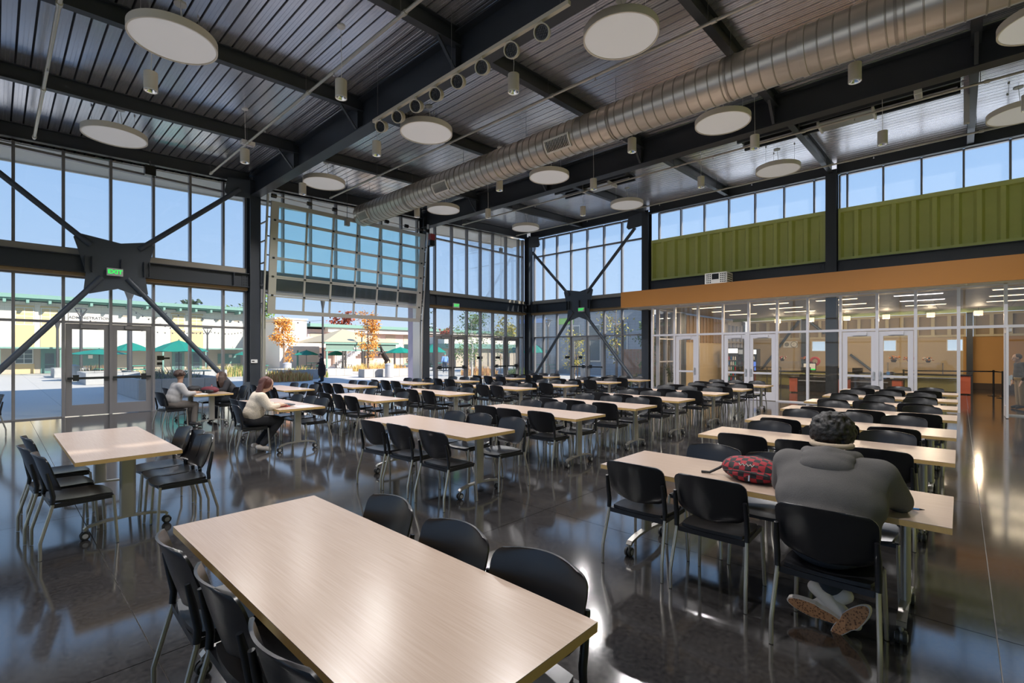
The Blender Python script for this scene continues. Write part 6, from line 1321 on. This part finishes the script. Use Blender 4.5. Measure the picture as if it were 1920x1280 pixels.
G = [(-7.6, 12.6, 1.6, 1.0, .75, 'orange and gold grass bed beside the man in long coat', ['grass_orange', 'grass_gold'], 1100), (-5.6, 15.5, 2.0, 1.2, .85, 'green ornamental grass bed behind the orange grasses', ['grass_green', 'grass_gold'], 900), (2.6, 17.2, 2.6, 1.3, .75, 'golden grass bed around the square planter', ['grass_gold', 'grass_orange'], 1100), (5.5, 24, 3.2, 1.2, .9, 'golden grass strip in front of the pavilion', ['grass_gold'], 800), (-8.3, 22, 2.6, 1.6, .9, 'green and gold shrubs behind the girl with long hair', ['grass_green', 'grass_gold'], 1000), (-15.0, 24, 1.6, 1.4, .95, 'shrubs seen through the first panic-bar door', ['grass_green', 'grass_orange'], 800), (-13.4, 17.5, 1.6, 1.0, .8, 'golden grasses under the picnic table by second door', ['grass_gold', 'grass_green'], 700), (-14.4, 7.6, 1.3, 1.1, 1.2, 'dusky green bushy grass behind the boy in grey sweater', ['grass_green', 'leaf_pine'], 1000), (5.6, 9.8, 1.6, 1.2, .8, 'gold and orange grasses below the birch', ['grass_gold', 'grass_orange'], 700), (7.4, 7.4, 1.0, .8, .7, 'bright green grasses beside the birch stakes', ['grass_green'], 500), (4.2, -4.9, 1.6, 1.2, .75, 'yellow-green grasses outside the corner brace', ['grass_green', 'grass_gold'], 800), (-5.2, 27.5, 2.0, 1.0, .8, 'dark green hedge grass behind the litter bin', ['grass_green'], 600)]
for i, g_ in enumerate(G): grass(*g_[:7], n_=g_[7], seed=20 + i)
# ---------------------------------------------------------------- planters, bins, statue
def planter(x0, x1, y0, y1, h, label):
    t = thing('concrete_planter', ((x0 + x1) / 2, (y0 + y1) / 2, 0), label, 'planter', 'concrete planters'); n_ = max(1, int(round((x1 - x0) / .75))); m_ = max(1, int(round((y1 - y0) / .75)))
    for k in range(n_):
        a, b_ = x0 + (x1 - x0) * k / n_ + .008, x0 + (x1 - x0) * (k + 1) / n_ - .008; pbox('wall_block', 'planter_grey', t, a, b_, y0, y0 + .14, 0, h); pbox('wall_block', 'planter_grey', t, a, b_, y1 - .14, y1, 0, h)
    for k in range(m_):
        a, b_ = y0 + .14 + (y1 - y0 - .28) * k / m_ + .006, y0 + .14 + (y1 - y0 - .28) * (k + 1) / m_ - .006; pbox('wall_block', 'planter_grey', t, x0, x0 + .14, a, b_, 0, h); pbox('wall_block', 'planter_grey', t, x1 - .14, x1, a, b_, 0, h)
    pbox('soil', 'dark_brown', t, x0 + .14, x1 - .14, y0 + .14, y1 - .14, 0, h - .1)
planter(-16.7, -14.9, 28, 31, .62, 'concrete planter wall by the lamp post at green door'); planter(-16.2, -13.9, 16.6, 20.6, .62, 'long concrete planter seen through the first panic-bar door'); planter(-15.95, -13.2, 4.6, 9.6, .72, 'near concrete planter seen through the second panic-bar door'); planter(-11.9, -9.2, 17.8, 19.6, .6, 'low concrete planter wall behind the girl'); planter(-6.9, -5.0, 13.8, 17.4, .6, 'concrete planter behind the orange grasses'); planter(-2.9, -.9, 16.9, 18.6, .5, 'low concrete planter right of the man in long coat'); planter(.3, 2.4, 16.6, 18.9, .6, 'square concrete planter holding the orange tree') if 0 else planter(-2.3, 1.9, 12.8, 13.6, .0001 + .55, 'long low concrete planter before the orange tree')
def litter(x, y, label):
    t = thing('litter_bin', (x, y, 0), label, 'litter bin', 'litter bins'); MB().lathe([(.28, 0), (.30, .05), (.30, .80), (.26, .84)], 20, Matrix.Translation((x, y, 0))).build('drum', 'bin_grey', t, smooth=40); MB().lathe([(.31, .82), (.31, .90), (.12, .98)], 20, Matrix.Translation((x, y, 0))).build('lid', 'bin_grey', t, smooth=40)
litter(-.85, 12.0, 'grey litter bin beside the long low planter'); litter(-4.6, 19.8, 'grey litter bin behind the orange grass bed'); litter(-16.2, 22.5, 'grey litter bin seen through the first panic-bar door'); litter(5.6, .2, 'grey litter bin outside the corner door')
t = thing('horse_statue', (7.2, 25.4, 0), 'dark bronze rearing horse statue beside the orange tree', 'statue'); B = Blob(Matrix.Translation((7.2, 25.4, 0)))
pbox('plinth', 'planter_grey', t, 6.6, 7.9, 24.9, 25.9, 0, .45)
B.chain([(.25, 0, 1.05), (0, 0, 1.35), (-.22, 0, 1.75)], [.26, .25, .22]).chain([(-.22, 0, 1.8), (-.34, 0, 2.1), (-.40, 0, 2.3)], [.17, .12, .10]).chain([(-.40, 0, 2.32), (-.62, 0, 2.18)], [.095, .06]).chain([(.32, .1, 1.0), (.12, .1, .72), (.30, .1, .44)], [.16, .08, .06]).chain([(.32, -.1, 1.0), (.16, -.1, .72), (.36, -.1, .44)], [.16, .08, .06]).chain([(-.3, .1, 1.65), (-.58, .1, 1.5), (-.55, .1, 1.25)], [.09, .055, .04]).chain([(-.3, -.1, 1.65), (-.62, -.1, 1.65), (-.66, -.1, 1.4)], [.09, .055, .04]).chain([(.45, 0, 1.1), (.62, 0, .9), (.62, 0, .55)], [.07, .06, .03]); B.build('horse', 'bronze', t, .03, 3)
# black placards on the door glazing
for i, (x0, x1, z0, z1) in enumerate([(-16.22, -16.05, 1.47, 1.60), (-16.05, -15.91, 1.50, 1.55), (-16.22, -16.09, 1.33, 1.41), (-3.48, -3.12, 1.38, 1.51), (-2.2, -1.89, 1.39, 1.505)]):
    t = thing('glass_placard', ((x0 + x1) / 2, .3, z0), ['black square placard on glass by the boy', 'narrow black placard on glass by the boy', 'lower black placard on glass by the boy', 'black placard on glass between the two double doors', 'black placard on the third double-door leaf glass'][i], 'placard', 'black glass placards'); pbox('plate', 'black_lens', t, x0, x1, .285, .303, z0, z1)
for i, (y0, y1) in enumerate([(-3.25, -3.05), (-2.47, -2.2)]):
    t = thing('glass_placard', (.3, y0, 1.4), ['black placard on the corner double door glass', 'black placard on glass beside the corner double door'][i], 'placard', 'black glass placards'); pbox('plate', 'black_lens', t, .285, .303, y0, y1, 1.40, 1.53)
print('objects', len(bpy.data.objects))
